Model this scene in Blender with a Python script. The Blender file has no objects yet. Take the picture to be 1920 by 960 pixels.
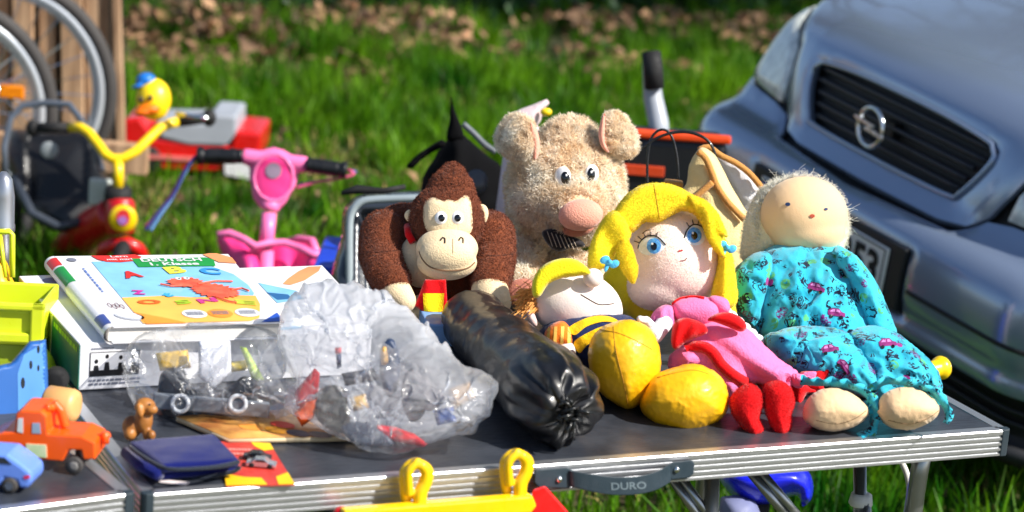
import bpy, bmesh, math, random
import numpy as np
from mathutils import Vector, Matrix, noise
from mathutils.bvhtree import BVHTree
from mathutils.geometry import delaunay_2d_cdt

random.seed(7); rng = np.random.default_rng(7)
SC = bpy.context.scene
COL = SC.collection
rad = math.radians

# ------------------------------------------------------------------ camera
CAM = Vector((-0.756, -2.479, 1.678))
YAW, PITCH, ROLL = 0.4483, 0.2529, 0.0854
FPX = 4500.0                      # focal length in pixels of a 1920 wide picture
Fv = Vector((math.sin(YAW)*math.cos(PITCH), math.cos(YAW)*math.cos(PITCH), -math.sin(PITCH)))
R0 = Vector((math.cos(YAW), -math.sin(YAW), 0)); U0 = R0.cross(Fv)
Rv = R0*math.cos(ROLL) + U0*math.sin(ROLL)
Uv = -R0*math.sin(ROLL) + U0*math.cos(ROLL)
cd = bpy.data.cameras.new('camera'); cam = bpy.data.objects.new('camera', cd); COL.objects.link(cam)
mw = Matrix((( Rv.x, Uv.x, -Fv.x, CAM.x), (Rv.y, Uv.y, -Fv.y, CAM.y), (Rv.z, Uv.z, -Fv.z, CAM.z), (0, 0, 0, 1)))
cam.matrix_world = mw
cd.sensor_width = 36; cd.lens = 36*FPX/1920; cd.clip_start = 0.05; cd.clip_end = 500
cd.dof.use_dof = True; cd.dof.focus_distance = 3.42; cd.dof.aperture_fstop = 4.6
SC.camera = cam

# ------------------------------------------------------------------ light
SUN_EL = rad(43)
sdh = (R0*0.92 - Vector((math.sin(YAW), math.cos(YAW), 0))*0.38).normalized()
SDIR = Vector((sdh.x*math.cos(SUN_EL), sdh.y*math.cos(SUN_EL), math.sin(SUN_EL)))
sl = bpy.data.lights.new('sun', 'SUN'); sl.energy = 5.0; sl.angle = rad(0.53); sl.color = (1, 0.95, 0.87)
so = bpy.data.objects.new('sun', sl); COL.objects.link(so)
so.rotation_euler = SDIR.to_track_quat('Z', 'Y').to_euler(); so.location = (3, -2, 8)
w = bpy.data.worlds.new('World'); SC.world = w; w.use_nodes = True
nt = w.node_tree; nt.nodes.clear()
sk = nt.nodes.new('ShaderNodeTexSky'); sk.sky_type = 'NISHITA'; sk.sun_disc = False
sk.sun_elevation = SUN_EL; sk.sun_rotation = math.atan2(SDIR.x, SDIR.y)
bg = nt.nodes.new('ShaderNodeBackground'); bg.inputs[1].default_value = 0.085
wo = nt.nodes.new('ShaderNodeOutputWorld')
nt.links.new(sk.outputs[0], bg.inputs[0]); nt.links.new(bg.outputs[0], wo.inputs[0])
SC.view_settings.view_transform = 'Standard'; SC.view_settings.look = 'None'
SC.view_settings.exposure = 0.6; SC.view_settings.gamma = 1; SC.view_settings.use_curve_mapping = False
SC.render.engine = 'CYCLES'
SC.cycles.transparent_max_bounces = 16; SC.cycles.max_bounces = 8
SC.cycles.use_denoising = True

# ------------------------------------------------------------------ places
def W(px, py, d):                                   # a point at camera depth d
    return CAM + (Fv + Rv*((px-960)/FPX) - Uv*((py-480)/FPX))*d
def T(px, py, z=0.70):                              # a point on a level plane
    v = Fv + Rv*((px-960)/FPX) - Uv*((py-480)/FPX)
    return CAM + v*((z-CAM.z)/v.z)
def dep(p): return (Vector(p)-CAM).dot(Fv)
def TD(px, py, z=0.70): return dep(T(px, py, z))

# ------------------------------------------------------------------ materials
def lin(c):
    return tuple((x/12.92 if x <= 0.04045 else ((x+0.055)/1.055)**2.4) for x in [v/255 for v in c]) + (1,)
MATS = {}
def mat(name, col, rough=0.5, metal=0.0, bump=0.0, bs=200, var=0.12, vs=12, sheen=0.0, coat=0.0, col2=None,
        island=0.0, trans=0.0, spec=0.5, aniso=None):
    if name in MATS: return MATS[name]
    m = bpy.data.materials.new(name); m.use_nodes = True; t = m.node_tree; n = t.nodes; L = t.links
    b = n['Principled BSDF']; b.inputs['Roughness'].default_value = rough; b.inputs['Metallic'].default_value = metal
    b.inputs['Specular IOR Level'].default_value = spec
    b.inputs['Sheen Weight'].default_value = sheen; b.inputs['Sheen Roughness'].default_value = 0.4
    b.inputs['Coat Weight'].default_value = coat; b.inputs['Coat Roughness'].default_value = 0.06
    c = lin(col)
    tc = n.new('ShaderNodeTexCoord')
    ns = n.new('ShaderNodeTexNoise'); ns.inputs['Scale'].default_value = vs; ns.inputs['Detail'].default_value = 5
    L.new(tc.outputs['Object'], ns.inputs['Vector'])
    rp = n.new('ShaderNodeValToRGB'); L.new(ns.outputs[0], rp.inputs[0])
    c2 = lin(col2) if col2 else tuple(min(1, x*(1+var)) for x in c[:3]) + (1,)
    c1 = c if col2 else tuple(x*(1-var) for x in c[:3]) + (1,)
    rp.color_ramp.elements[0].position = 0.32; rp.color_ramp.elements[1].position = 0.68
    rp.color_ramp.elements[0].color = c1; rp.color_ramp.elements[1].color = c2
    out = rp.outputs[0]
    if island:
        g = n.new('ShaderNodeNewGeometry'); mr = n.new('ShaderNodeMapRange')
        mr.inputs[3].default_value = 1-island; mr.inputs[4].default_value = 1+island
        L.new(g.outputs['Random Per Island'], mr.inputs[0])
        mx = n.new('ShaderNodeVectorMath'); mx.operation = 'SCALE'
        L.new(out, mx.inputs[0]); L.new(mr.outputs[0], mx.inputs['Scale']); out = mx.outputs[0]
    L.new(out, b.inputs['Base Color'])
    if bump:
        nb = n.new('ShaderNodeTexNoise'); nb.inputs['Scale'].default_value = bs; nb.inputs['Detail'].default_value = 4
        L.new(tc.outputs['Object'], nb.inputs['Vector'])
        bu = n.new('ShaderNodeBump'); bu.inputs['Strength'].default_value = bump; bu.inputs['Distance'].default_value = 0.002
        L.new(nb.outputs[0], bu.inputs['Height']); L.new(bu.outputs[0], b.inputs['Normal'])
    if trans:
        tr = n.new('ShaderNodeBsdfTranslucent'); L.new(out, tr.inputs[0]); mix = n.new('ShaderNodeMixShader')
        mix.inputs[0].default_value = trans; L.new(b.outputs[0], mix.inputs[1]); L.new(tr.outputs[0], mix.inputs[2])
        L.new(mix.outputs[0], n['Material Output'].inputs[0])
    MATS[name] = m; return m
def fabric(name, col, var=0.08, **k):
    k.setdefault('bump', 0.7); k.setdefault('bs', 420); k.setdefault('sheen', 0.25)
    return mat(name, col, rough=0.9, var=var, spec=0.2, **k)
def plastic(name, col, rough=0.32, **k):             # moulded plastic with handling marks in its gloss
    new = name not in MATS; m = mat(name, col, rough=rough, var=0.07, **k)
    if new:
        t = m.node_tree; n = t.nodes; tc = n.new('ShaderNodeTexCoord'); a = n.new('ShaderNodeTexNoise'); a.inputs['Scale'].default_value = 45; a.inputs['Detail'].default_value = 8; a.inputs['Roughness'].default_value = .7
        t.links.new(tc.outputs['Object'], a.inputs[0]); r = n.new('ShaderNodeMapRange'); r.inputs[1].default_value = .35; r.inputs[2].default_value = .7; r.inputs[3].default_value = max(.05, rough-.1); r.inputs[4].default_value = min(1, rough+.25)
        t.links.new(a.outputs[0], r.inputs[0]); t.links.new(r.outputs[0], n['Principled BSDF'].inputs['Roughness'])
    return m

# ------------------------------------------------------------------ objects
def props(o, label=None, cat=None, group=None, kind=None):
    if label: o['label'] = label
    if cat: o['category'] = cat
    if group: o['group'] = group
    if kind: o['kind'] = kind
    return o
def thing(name, label, cat, loc, group=None):
    o = bpy.data.objects.new(name, None); o.empty_display_size = 0.05; COL.objects.link(o); o.location = loc
    return props(o, label, cat, group)
def link(name, me, m, parent=None, smooth=True, bevel=0, label=None):
    o = bpy.data.objects.new(name, me); me.name = name
    if m is not None:
        me.materials.clear(); me.materials.append(m)
    COL.objects.link(o)
    if smooth is not None:
        for p in me.polygons: p.use_smooth = smooth
    if parent is not None:
        o.parent = parent
        if parent.type == 'EMPTY': o.matrix_parent_inverse = Matrix.Translation(-parent.location)
    if bevel:
        b = o.modifiers.new('bevel', 'BEVEL'); b.width = bevel; b.segments = 2; b.limit_method = 'ANGLE'; b.angle_limit = rad(35)
    if label: o['label'] = label
    return o
def mesh_np(name, V, F):                            # F: array of equal-sized faces
    V = np.asarray(V, dtype=np.float32); F = np.asarray(F, dtype=np.int32)
    me = bpy.data.meshes.new(name); me.vertices.add(len(V)); me.vertices.foreach_set('co', V.ravel())
    k = F.shape[1]; me.loops.add(F.size); me.loops.foreach_set('vertex_index', F.ravel())
    me.polygons.add(len(F)); me.polygons.foreach_set('loop_start', np.arange(0, F.size, k, dtype=np.int32))
    me.polygons.foreach_set('loop_total', np.full(len(F), k, dtype=np.int32)); me.update(calc_edges=True)
    return me

class Fr:                                           # a local frame: x, y, z metres -> world
    def __init__(s, o, x, y=None, z=(0, 0, 1)):
        s.o = Vector(o); s.z = Vector(z).normalized(); s.x = Vector(x).normalized()
        s.x = (s.x - s.z*s.x.dot(s.z)).normalized(); s.y = s.z.cross(s.x) if y is None else Vector(y).normalized()
    def __call__(s, x, y, z): return s.o + s.x*x + s.y*y + s.z*z
WORLD = Fr((0, 0, 0), (1, 0, 0))
def tilt(fr, yaw=0, pitch=0, roll=0, o=None):
    m = Matrix.Rotation(rad(yaw), 3, fr.z) @ Matrix.Rotation(rad(pitch), 3, fr.y) @ Matrix.Rotation(rad(roll), 3, fr.x)
    f = Fr.__new__(Fr); f.o = Vector(o) if o is not None else fr.o; f.x = m@fr.x; f.y = m@fr.y; f.z = m@fr.z; return f

class MB:
    def __init__(s): s.v = []; s.f = []
    def add(s, vs, fs):
        k = len(s.v); s.v += [tuple(v) for v in vs]; s.f += [tuple(i+k for i in f) for f in fs]; return s
    def box(s, fr, x0, x1, y0, y1, z0, z1):
        vs = [fr(x, y, z) for z in (z0, z1) for (x, y) in ((x0, y0), (x1, y0), (x1, y1), (x0, y1))]
        return s.add(vs, [(3, 2, 1, 0), (4, 5, 6, 7), (0, 1, 5, 4), (1, 2, 6, 5), (2, 3, 7, 6), (3, 0, 4, 7)])
    def prism(s, fr, poly, y0, y1, axis='y'):       # outline in x,z extruded along y (or x,y along z)
        n = len(poly)
        if axis == 'y': P = lambda a, b, c: fr(a, c, b)
        elif axis == 'z': P = lambda a, b, c: fr(a, b, c)
        else: P = lambda a, b, c: fr(c, a, b)
        vs = [P(a, b, y0) for a, b in poly] + [P(a, b, y1) for a, b in poly]
        fs = [tuple(range(n-1, -1, -1)), tuple(range(n, 2*n))] + [(i, (i+1) % n, n+(i+1) % n, n+i) for i in range(n)]
        return s.add(vs, fs)
    def tube(s, pts, r, seg=10, closed=False, cap=True):
        pts = [Vector(p) for p in pts]; n = len(pts); rr = r if isinstance(r, (list, tuple)) else [r]*n
        rings = []; prev = None
        for i, p in enumerate(pts):
            if closed: t = pts[(i+1) % n]-pts[i-1]
            else: t = pts[min(i+1, n-1)]-pts[max(i-1, 0)]
            t.normalize()
            if prev is None:
                a = t.orthogonal().normalized()
            else:
                a = (prev - t*prev.dot(t)).normalized()
            prev = a; b = t.cross(a)
            rings.append([p + (a*math.cos(q)+b*math.sin(q))*rr[i] for q in [2*math.pi*k/seg for k in range(seg)]])
        vs = [v for rg in rings for v in rg]; fs = []
        m = n if closed else n-1
        for i in range(m):
            j = (i+1) % n
            for k in range(seg):
                fs.append((i*seg+k, i*seg+(k+1) % seg, j*seg+(k+1) % seg, j*seg+k))
        if cap and not closed:
            fs.append(tuple(range(seg-1, -1, -1))); fs.append(tuple((n-1)*seg+k for k in range(seg)))
        return s.add(vs, fs)
    def lathe(s, o, ax, prof, seg=32):              # prof: (distance along axis, radius)
        o = Vector(o); ax = Vector(ax).normalized(); a = ax.orthogonal().normalized(); b = ax.cross(a)
        vs = []; fs = []
        for (h, r) in prof:
            for k in range(seg):
                q = 2*math.pi*k/seg; vs.append(o+ax*h+(a*math.cos(q)+b*math.sin(q))*max(r, 1e-5))
        for i in range(len(prof)-1):
            for k in range(seg):
                fs.append((i*seg+k, i*seg+(k+1) % seg, (i+1)*seg+(k+1) % seg, (i+1)*seg+k))
        fs.append(tuple(range(seg-1, -1, -1))); fs.append(tuple((len(prof)-1)*seg+k for k in range(seg)))
        return s.add(vs, fs)
    def ell(s, c, ax, ay, az, nu=28, nv=16):        # an ellipsoid from three half axes
        c = Vector(c); vs = [c+Vector(az)]; fs = []
        for i in range(1, nv):
            th = math.pi*i/nv
            for k in range(nu):
                ph = 2*math.pi*k/nu
                vs.append(c+Vector(ax)*(math.sin(th)*math.cos(ph))+Vector(ay)*(math.sin(th)*math.sin(ph))+Vector(az)*math.cos(th))
        vs.append(c-Vector(az)); n = len(vs)-1
        for k in range(nu):
            fs.append((0, 1+k, 1+(k+1) % nu)); fs.append((n, n-nu+(k+1) % nu, n-nu+k))
        for i in range(nv-2):
            for k in range(nu):
                a = 1+i*nu; fs.append((a+k, a+nu+k, a+nu+(k+1) % nu, a+(k+1) % nu))
        return s.add(vs, fs)
    def E(s, px, py, d, rx, ry, rz=None, ang=0, **k):   # ellipsoid, radii in photo pixels at depth d
        u = d/FPX; rz = rz if rz is not None else (rx+ry)/2; c, q = math.cos(rad(ang)), math.sin(rad(ang))
        return s.ell(W(px, py, d), (Rv*c+Uv*q)*rx*u, (-Rv*q+Uv*c)*ry*u, -Fv*rz*u, **k)
    def limb(s, *pts, n=6):                         # a chain of balls (px, py, d, r)
        for a, b in zip(pts[:-1], pts[1:]):
            for i in range(n+1):
                t = i/n; p = [a[j]+(b[j]-a[j])*t for j in range(4)]
                s.E(p[0], p[1], p[2], p[3], p[3], nu=14, nv=8)
        return s
    def mesh(s, name='m'):
        me = bpy.data.meshes.new(name); me.from_pydata(s.v, [], s.f); me.update()
        bm = bmesh.new(); bm.from_mesh(me); bmesh.ops.recalc_face_normals(bm, faces=bm.faces); bm.to_mesh(me); bm.free(); return me
    def build(s, name, m, parent=None, smooth=False, bevel=0, label=None):
        return link(name, s.mesh(name), m, parent, smooth, bevel, label)
    def blend(s, name, m, parent=None, vox=0.003, it=6, disp=None, label=None):    # melt the shapes into one skin
        o = bpy.data.objects.new('tmp', s.mesh('tmp')); COL.objects.link(o)
        r = o.modifiers.new('r', 'REMESH'); r.mode = 'VOXEL'; r.voxel_size = vox; r.use_smooth_shade = True
        q = o.modifiers.new('s', 'SMOOTH'); q.factor = 0.6; q.iterations = it
        dg = bpy.context.evaluated_depsgraph_get(); me = bpy.data.meshes.new_from_object(o.evaluated_get(dg))
        bpy.data.objects.remove(o)
        if disp:
            nrm = [v.normal.copy() for v in me.vertices]
            for v, nn in zip(me.vertices, nrm): v.co += nn*disp(v.co)
        return link(name, me, m, parent, True, 0, label)

def bvh(*objs):
    vs = []; fs = []
    for o in objs:
        k = len(vs); vs += [v.co.copy() for v in o.data.vertices]; fs += [tuple(i+k for i in p.vertices) for p in o.data.polygons]
    return BVHTree.FromPolygons(vs, fs)
def hit(tree, px, py, off=0.0, fall=3.5):
    d = (Fv + Rv*((px-960)/FPX) - Uv*((py-480)/FPX)); L = d.length; d = d.normalized()
    loc, n, i, t = tree.ray_cast(CAM, d)
    if loc is None: return W(px, py, fall), -Fv
    return loc - d*off, n
def cr(pts, step, closed=True):                     # Catmull-Rom, resampled
    P = [np.array(p, float) for p in pts]; n = len(P); out = []
    for i in range(n if closed else n-1):
        p1, p2 = P[i], P[(i+1) % n]
        p0 = P[i-1] if (closed or i > 0) else p1; p3 = P[(i+2) % n] if (closed or i < n-2) else p2
        k = max(1, int(np.linalg.norm(p2-p1)/step))
        for j in range(k):
            t = j/k
            out.append(0.5*((2*p1)+(-p0+p2)*t+(2*p0-5*p1+4*p2-p3)*t*t+(-p0+3*p1-3*p2+p3)*t**3))
    if not closed: out.append(P[-1])
    return np.array(out)
def lines(pts, step):
    P = [np.array(p, float) for p in pts]; out = []
    for i in range(len(P)):
        a, b = P[i], P[(i+1) % len(P)]; k = max(1, int(np.linalg.norm(b-a)/step))
        for j in range(k): out.append(a+(b-a)*j/k)
    return np.array(out)
def bdist(P, B):
    A = B; C = np.roll(B, -1, 0); d = C-A; L = (d**2).sum(1)+1e-12
    out = np.full(len(P), 1e9)
    for a, dd, l in zip(A, d, L):
        t = np.clip(((P-a)@dd)/l, 0, 1); q = a+t[:, None]*dd; out = np.minimum(out, ((P-q)**2).sum(1))
    return np.sqrt(out)
def inside(P, B):
    r = np.zeros(len(P), bool); C = np.roll(B, -1, 0)
    for a, b in zip(B, C):
        m = ((a[1] > P[:, 1]) != (b[1] > P[:, 1]))
        if a[1] != b[1]: r ^= m & (P[:, 0] < (b[0]-a[0])*(P[:, 1]-a[1])/(b[1]-a[1])+a[0])
    return r
def fill(outer, step, holes=()):
    loops = [outer]+list(holes); B = np.vstack(loops); lo = outer.min(0); hi = outer.max(0)
    gx, gy = np.meshgrid(np.arange(lo[0], hi[0], step), np.arange(lo[1], hi[1], step*0.87)); gx[1::2] += step/2
    G = np.stack([gx.ravel(), gy.ravel()], 1); k = inside(G, outer)
    for h in holes: k &= ~inside(G, h)
    G = G[k]; dd = np.full(len(G), 1e9)
    for l in loops: dd = np.minimum(dd, bdist(G, l))
    G = G[dd > step*0.55]
    V = [Vector(p) for p in np.vstack([B, G])] if len(G) else [Vector(p) for p in B]
    E = []; s = 0
    for l in loops:
        E += [(s+i, s+(i+1) % len(l)) for i in range(len(l))]; s += len(l)
    r = delaunay_2d_cdt(V, E, [], 1 if not holes else 1, 1e-6)
    vv = np.array([tuple(v) for v in r[0]]); fs = [tuple(f) for f in r[2]]
    if holes:
        cen = np.array([vv[list(f)].mean(0) for f in fs]); bad = np.zeros(len(fs), bool)
        for h in holes: bad |= inside(cen, h)
        fs = [f for f, b in zip(fs, bad) if not b]
    D = np.full(len(vv), 1e9)
    for l in loops: D = np.minimum(D, bdist(vv, l))
    return vv, fs, D
def inflate(poly, d, T_, step=5, R=None, tx=0, ty=0, back=0.6, fold=None, sharp=False):
    B = lines(poly, step) if sharp else cr(poly, step); vv, fs, D = fill(B, step)
    R = R or D.max(); h = np.sqrt(np.clip(1-(1-np.clip(D/R, 0, 1))**2, 0, 1))*T_
    c = B.mean(0); n = len(vv); vs = []
    d0 = d+tx*(vv[:, 0]-c[0])+ty*(vv[:, 1]-c[1]); edge = np.clip(D/(step*2.5), 0, 1)
    for i in range(n):
        q = fold(vv[i, 0], vv[i, 1])*edge[i] if fold else 0
        vs.append(W(vv[i, 0], vv[i, 1], d0[i]-h[i]-q))
    rim = D < 1e-3; idx = {}
    for i in range(n):
        if not rim[i]:
            idx[i] = len(vs); vs.append(W(vv[i, 0], vv[i, 1], d0[i]+h[i]*back))
        else: idx[i] = i
    f2 = [tuple(idx[i] for i in reversed(f)) for f in fs if not all(rim[i] for i in f)]
    mb = MB(); mb.add(vs, list(fs)+f2); return mb
def decal(tree, poly, off=0.0008, step=4, smooth=True, fall=3.5):
    B = cr(poly, step) if smooth else lines(poly, step); vv, fs, D = fill(B, step)
    mb = MB(); mb.add([hit(tree, x, y, off, fall)[0] for x, y in vv], fs); return mb
def oval(cx, cy, rx, ry, ang=0, n=14):
    c, s = math.cos(rad(ang)), math.sin(rad(ang))
    return [(cx+rx*math.cos(q)*c-ry*math.sin(q)*s, cy+rx*math.cos(q)*s+ry*math.sin(q)*c) for q in [2*math.pi*k/n for k in range(n)]]
def stitch(tree, pts, r=0.0008, off=0.0004, step=3, closed=False):
    P = cr(pts, step, closed); return MB().tube([hit(tree, x, y, off)[0] for x, y in P], r, 6, closed)
def dashes(mapf, w, h, rows, name, m, parent, seed=1):      # rows of print too small to read
    r = random.Random(seed); mb = MB()
    for j in range(rows):
        x = -w/2; y = h/2-(j+.5)*h/rows
        while x < w/2-.03*w:
            L = w*r.uniform(.04, .13); x1 = min(w/2, x+L); q = h/rows*.28
            mb.add([mapf(x, y-q), mapf(x1, y-q), mapf(x1, y+q), mapf(x, y+q)], [(0, 1, 2, 3)]); x = x1+w*.025
    me = bpy.data.meshes.new(name); me.from_pydata(mb.v, [], mb.f); me.update(); return link(name, me, m, parent, False)
def creases(seed, box, n, amp, wmin=5, wmax=13, Lmin=60, Lmax=240, focus=None):   # sharp random ridges of crumpled film or cloth
    r = random.Random(seed); S = []
    for i in range(n):
        x, y = r.uniform(box[0], box[2]), r.uniform(box[1], box[3]); L = r.uniform(Lmin, Lmax)
        a = math.atan2(y-focus[1], x-focus[0])+r.gauss(0, .35) if focus and r.random() < .75 else r.uniform(0, 6.283)
        S.append((x, y, math.cos(a), math.sin(a), L, r.uniform(wmin, wmax), amp*r.uniform(.4, 1)*(1 if r.random() < .72 else -.8)))
    S = np.array(S)
    def f(x, y):
        wx = x+7*nz(x*.02, y*.02, seed); wy = y+7*nz(x*.02+9, y*.02, seed)
        dx = wx-S[:, 0]; dy = wy-S[:, 1]; t = (dx*S[:, 2]+dy*S[:, 3])/S[:, 4]; d = np.abs(-dx*S[:, 3]+dy*S[:, 2])
        k = np.clip(1-d/(S[:, 5]*(1.2-np.abs(t))+1e-3), 0, 1)*np.clip(1-np.abs(t)*1.6, 0, 1)**.7
        return float((k*S[:, 6]).sum())
    return f
def nz(x, y, z=0, s=1.0): return noise.noise(Vector((x*s, y*s, z)))
def text_tris(txt, bold=0.0):                       # unit-height lettering, origin at its centre
    c = bpy.data.curves.new('t', 'FONT'); c.body = txt; c.align_x = 'CENTER'; c.align_y = 'CENTER'; c.offset = bold; c.resolution_u = 3
    o = bpy.data.objects.new('t', c); COL.objects.link(o); dg = bpy.context.evaluated_depsgraph_get()
    me = bpy.data.meshes.new_from_object(o.evaluated_get(dg)); bpy.data.objects.remove(o)
    V = np.array([v.co[:] for v in me.vertices])[:, :2]; F = [tuple(p.vertices) for p in me.polygons]
    V = V-(V.min(0)+V.max(0))/2; return V, F
def lettering(txt, mapf, w, h, name, m, parent, bold=0.0, rot=0, shear=0):    # mapf(u, v) -> world; w, h size in its units
    V, F = text_tris(txt, bold); s = V.max(0)-V.min(0); V = V/s*np.array([w, h]); V[:, 0] += V[:, 1]*shear
    c, q = math.cos(rad(rot)), math.sin(rad(rot)); mb = MB()
    mb.add([mapf(x*c-y*q, x*q+y*c) for x, y in V], F)
    me = bpy.data.meshes.new(name); me.from_pydata(mb.v, [], mb.f); me.update()
    return link(name, me, m, parent, False)
def fur(src, n, L, wd, m, name, parent, droop=0.0, curl=0.6, keep=None, clump=0.5):
    me = src.data; me.calc_loop_triangles()
    V = np.array([v.co[:] for v in me.vertices]); tr = np.array([t.vertices[:] for t in me.loop_triangles])
    A, B, C = V[tr[:, 0]], V[tr[:, 1]], V[tr[:, 2]]; N = np.cross(B-A, C-A); ar = np.linalg.norm(N, axis=1)
    N = N/(ar[:, None]+1e-12)
    cen = (A+B+C)/3; vis = ((cen-np.array(CAM))@np.ones(3)*0 + (N*(np.array(CAM)-cen)).sum(1)/np.linalg.norm(np.array(CAM)-cen, axis=1)) > -0.45
    if keep is not None: vis &= keep(cen)
    p = ar*vis; p /= p.sum(); k = rng.choice(len(tr), n, p=p)
    a, b = rng.random(n), rng.random(n); f = a+b > 1; a[f] = 1-a[f]; b[f] = 1-b[f]
    P = A[k]+(B[k]-A[k])*a[:, None]+(C[k]-A[k])*b[:, None]; NN = N[k]
    rd = rng.normal(size=(n, 3)); 
    cl = np.array([[noise.noise(Vector(q)*90+Vector((j*7.3, 0, 0))) for j in range(3)] for q in P])*2.4
    D = NN+rd*0.28+cl*clump; D[:, 2] -= droop; D /= np.linalg.norm(D, axis=1)[:, None]
    S = np.cross(D, rd); S /= np.linalg.norm(S, axis=1)[:, None]; ln = L*(0.6+0.8*rng.random(n))[:, None]
    cu = np.cross(S, D)*curl*rng.choice([-1, 1], n)[:, None]
    w2 = wd/2
    v = np.stack([P-S*w2, P+S*w2, P+D*ln*0.45+cu*ln*0.2-S*w2*0.8, P+D*ln*0.45+cu*ln*0.2+S*w2*0.8,
                  P+D*ln*0.75+cu*ln*0.65-S*w2*0.5, P+D*ln*0.75+cu*ln*0.65+S*w2*0.5, P+D*ln*0.8+cu*ln*1.05, P+D*ln*0.8+cu*ln*1.06], 1)
    o = (np.arange(n)*8)[:, None]
    F = np.concatenate([o+np.array([[0, 1, 3, 2]]), o+np.array([[2, 3, 5, 4]]), o+np.array([[4, 5, 7, 6]])], 0)
    me2 = mesh_np(name, v.reshape(-1, 3), F)
    return link(name, me2, m, parent, True)

def wrinkle(o, frames=24, shrink=-.12, press=.0, bend=.05, tens=8, grav=.0, pins=None, cols=(), mass=.08, seed=1, air=1.0, keep=0.0):
    r = random.Random(seed)
    for v in o.data.vertices: v.co += Vector((r.gauss(0, 1), r.gauss(0, 1), r.gauss(0, 1)))*.0004
    if pins:
        vg = o.vertex_groups.new(name='pin')
        for v in o.data.vertices:
            k = pins(v.co)
            if k > 0: vg.add([v.index], k, 'REPLACE')
    cm_ = []
    for c in cols:
        m = c.modifiers.new('c', 'COLLISION'); c.collision.thickness_outer = .003; c.collision.cloth_friction = 8; cm_.append((c, m))
    m = o.modifiers.new('cloth', 'CLOTH'); s = m.settings; s.quality = 4; s.mass = mass; s.tension_stiffness = tens; s.compression_stiffness = tens*.6; s.shear_stiffness = tens*.3; s.bending_stiffness = bend
    s.shrink_min = shrink; s.shrink_max = shrink; s.air_damping = air; s.tension_damping = 5; s.compression_damping = 5; s.effector_weights.gravity = grav
    if press: s.use_pressure = True; s.uniform_pressure_force = press
    if pins: s.vertex_group_mass = 'pin'; s.pin_stiffness = 1
    m.collision_settings.use_collision = bool(cols); m.collision_settings.distance_min = .003; m.point_cache.frame_start = 1; m.point_cache.frame_end = frames
    for f in range(1, frames+1):
        SC.frame_set(f)
    dg = bpy.context.evaluated_depsgraph_get(); me = bpy.data.meshes.new_from_object(o.evaluated_get(dg)); mt = o.data.materials[0] if o.data.materials else None
    o.modifiers.remove(m); SC.frame_set(1)
    for c, mm in cm_: c.modifiers.remove(mm)
    o.vertex_groups.clear(); old = o.data; nm = old.name; o.data = me; old.name = 'old'; me.name = nm
    for p in me.polygons: p.use_smooth = True
    return o

def crumple_film(o, inset=.007, frames=13, shrink=-.10, bend=.6, tens=8, grav=.25, mass=.08, seed=1, sub=1):
    p = bpy.data.objects.new('inner_form', o.data.copy()); COL.objects.link(p); n = [v.normal.copy() for v in p.data.vertices]
    for v, k in zip(p.data.vertices, n): v.co -= k*inset
    wrinkle(o, frames, shrink, .0, bend, tens, grav, None, (p,), mass=mass, seed=seed)
    bpy.data.objects.remove(p)
    if sub: o.modifiers.new('sub', 'SUBSURF').render_levels = 1
    return o
# ================================================================== ground, grass, litter, undergrowth
g = MB().box(WORLD, -60, 90, -40, 110, -0.3, 0.0).build('ground', mat('soil', (70, 60, 36), 0.95, col2=(52, 66, 24), vs=1.6, bump=0.8, bs=30), None)
props(g, kind='structure')
FH = Vector((math.sin(YAW), math.cos(YAW), 0)); RH = R0
def fld(a, b):                                       # a metres ahead of the camera, b metres to the right
    p = Vector((CAM.x, CAM.y, 0))+FH*a+RH*b; return p
def tufts(nc, per, a0, a1, h0, h1, wd, rad_, m, name, label, dens, spread=0.24, lean=0.6, extra=0.7):
    a = a0+(a1-a0)*rng.random(nc*3); b = (rng.random(nc*3)*2-1)*(spread*a1+extra); k = np.abs(b) < spread*a+extra; a = a[k][:nc]; b = b[k][:nc]
    X = CAM.x+FH.x*a+RH.x*b; Y = CAM.y+FH.y*a+RH.y*b
    q = np.array([noise.noise(Vector((x*1.3, y*1.3, 3)))*0.8+noise.noise(Vector((x*4.5, y*4.5, 9)))*0.6 for x, y in zip(X, Y)])
    pr, hs = dens(a, b, q); k = rng.random(len(a)) < pr; a, b, X, Y, q, hs = a[k], b[k], X[k], Y[k], q[k], hs[k]
    N = len(X)*per; X = np.repeat(X, per); Y = np.repeat(Y, per); hs = np.repeat(hs*(.7+.6*rng.random(len(hs))), per)
    th = rng.random(N)*2*np.pi; rr = rad_*np.sqrt(rng.random(N)); dx, dy = rr*np.cos(th), rr*np.sin(th)
    H = (h0+(h1-h0)*rng.random(N))*hs; lm = H*lean*(rr/rad_)*(.3+.9*rng.random(N)); t2 = th+rng.normal(size=N)*.5; t3 = rng.random(N)*2*np.pi
    P = np.stack([X+dx, Y+dy, 0*X-0.004], 1); D = np.stack([np.cos(t3), np.sin(t3), 0*t3], 1)*(wd*(.6+.8*rng.random(N)))[:, None]/2
    Ln = np.stack([np.cos(t2)*lm, np.sin(t2)*lm, -lm*.25], 1); Z = np.array([0, 0, 1.0])
    v = np.stack([P-D, P+D, P+Z*(H*0.55)[:, None]+Ln*0.3-D*0.85, P+Z*(H*0.55)[:, None]+Ln*0.3+D*0.85, P+Z*(H*0.95)[:, None]+Ln-D*0.1, P+Z*(H*0.95)[:, None]+Ln+D*0.1], 1)
    o = (np.arange(N)*6)[:, None]; F = np.concatenate([o+np.array([[0, 1, 3, 2]]), o+np.array([[2, 3, 5, 4]])], 0)
    return props(link(name, mesh_np(name, v.reshape(-1, 3), F), m, None, True), label, 'grass', kind='stuff')
GR = mat('grass_blade', (16, 84, 6), 0.5, var=0.3, col2=(112, 160, 18), vs=3.0, island=0.6, trans=0.4, spec=0.25)
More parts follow.
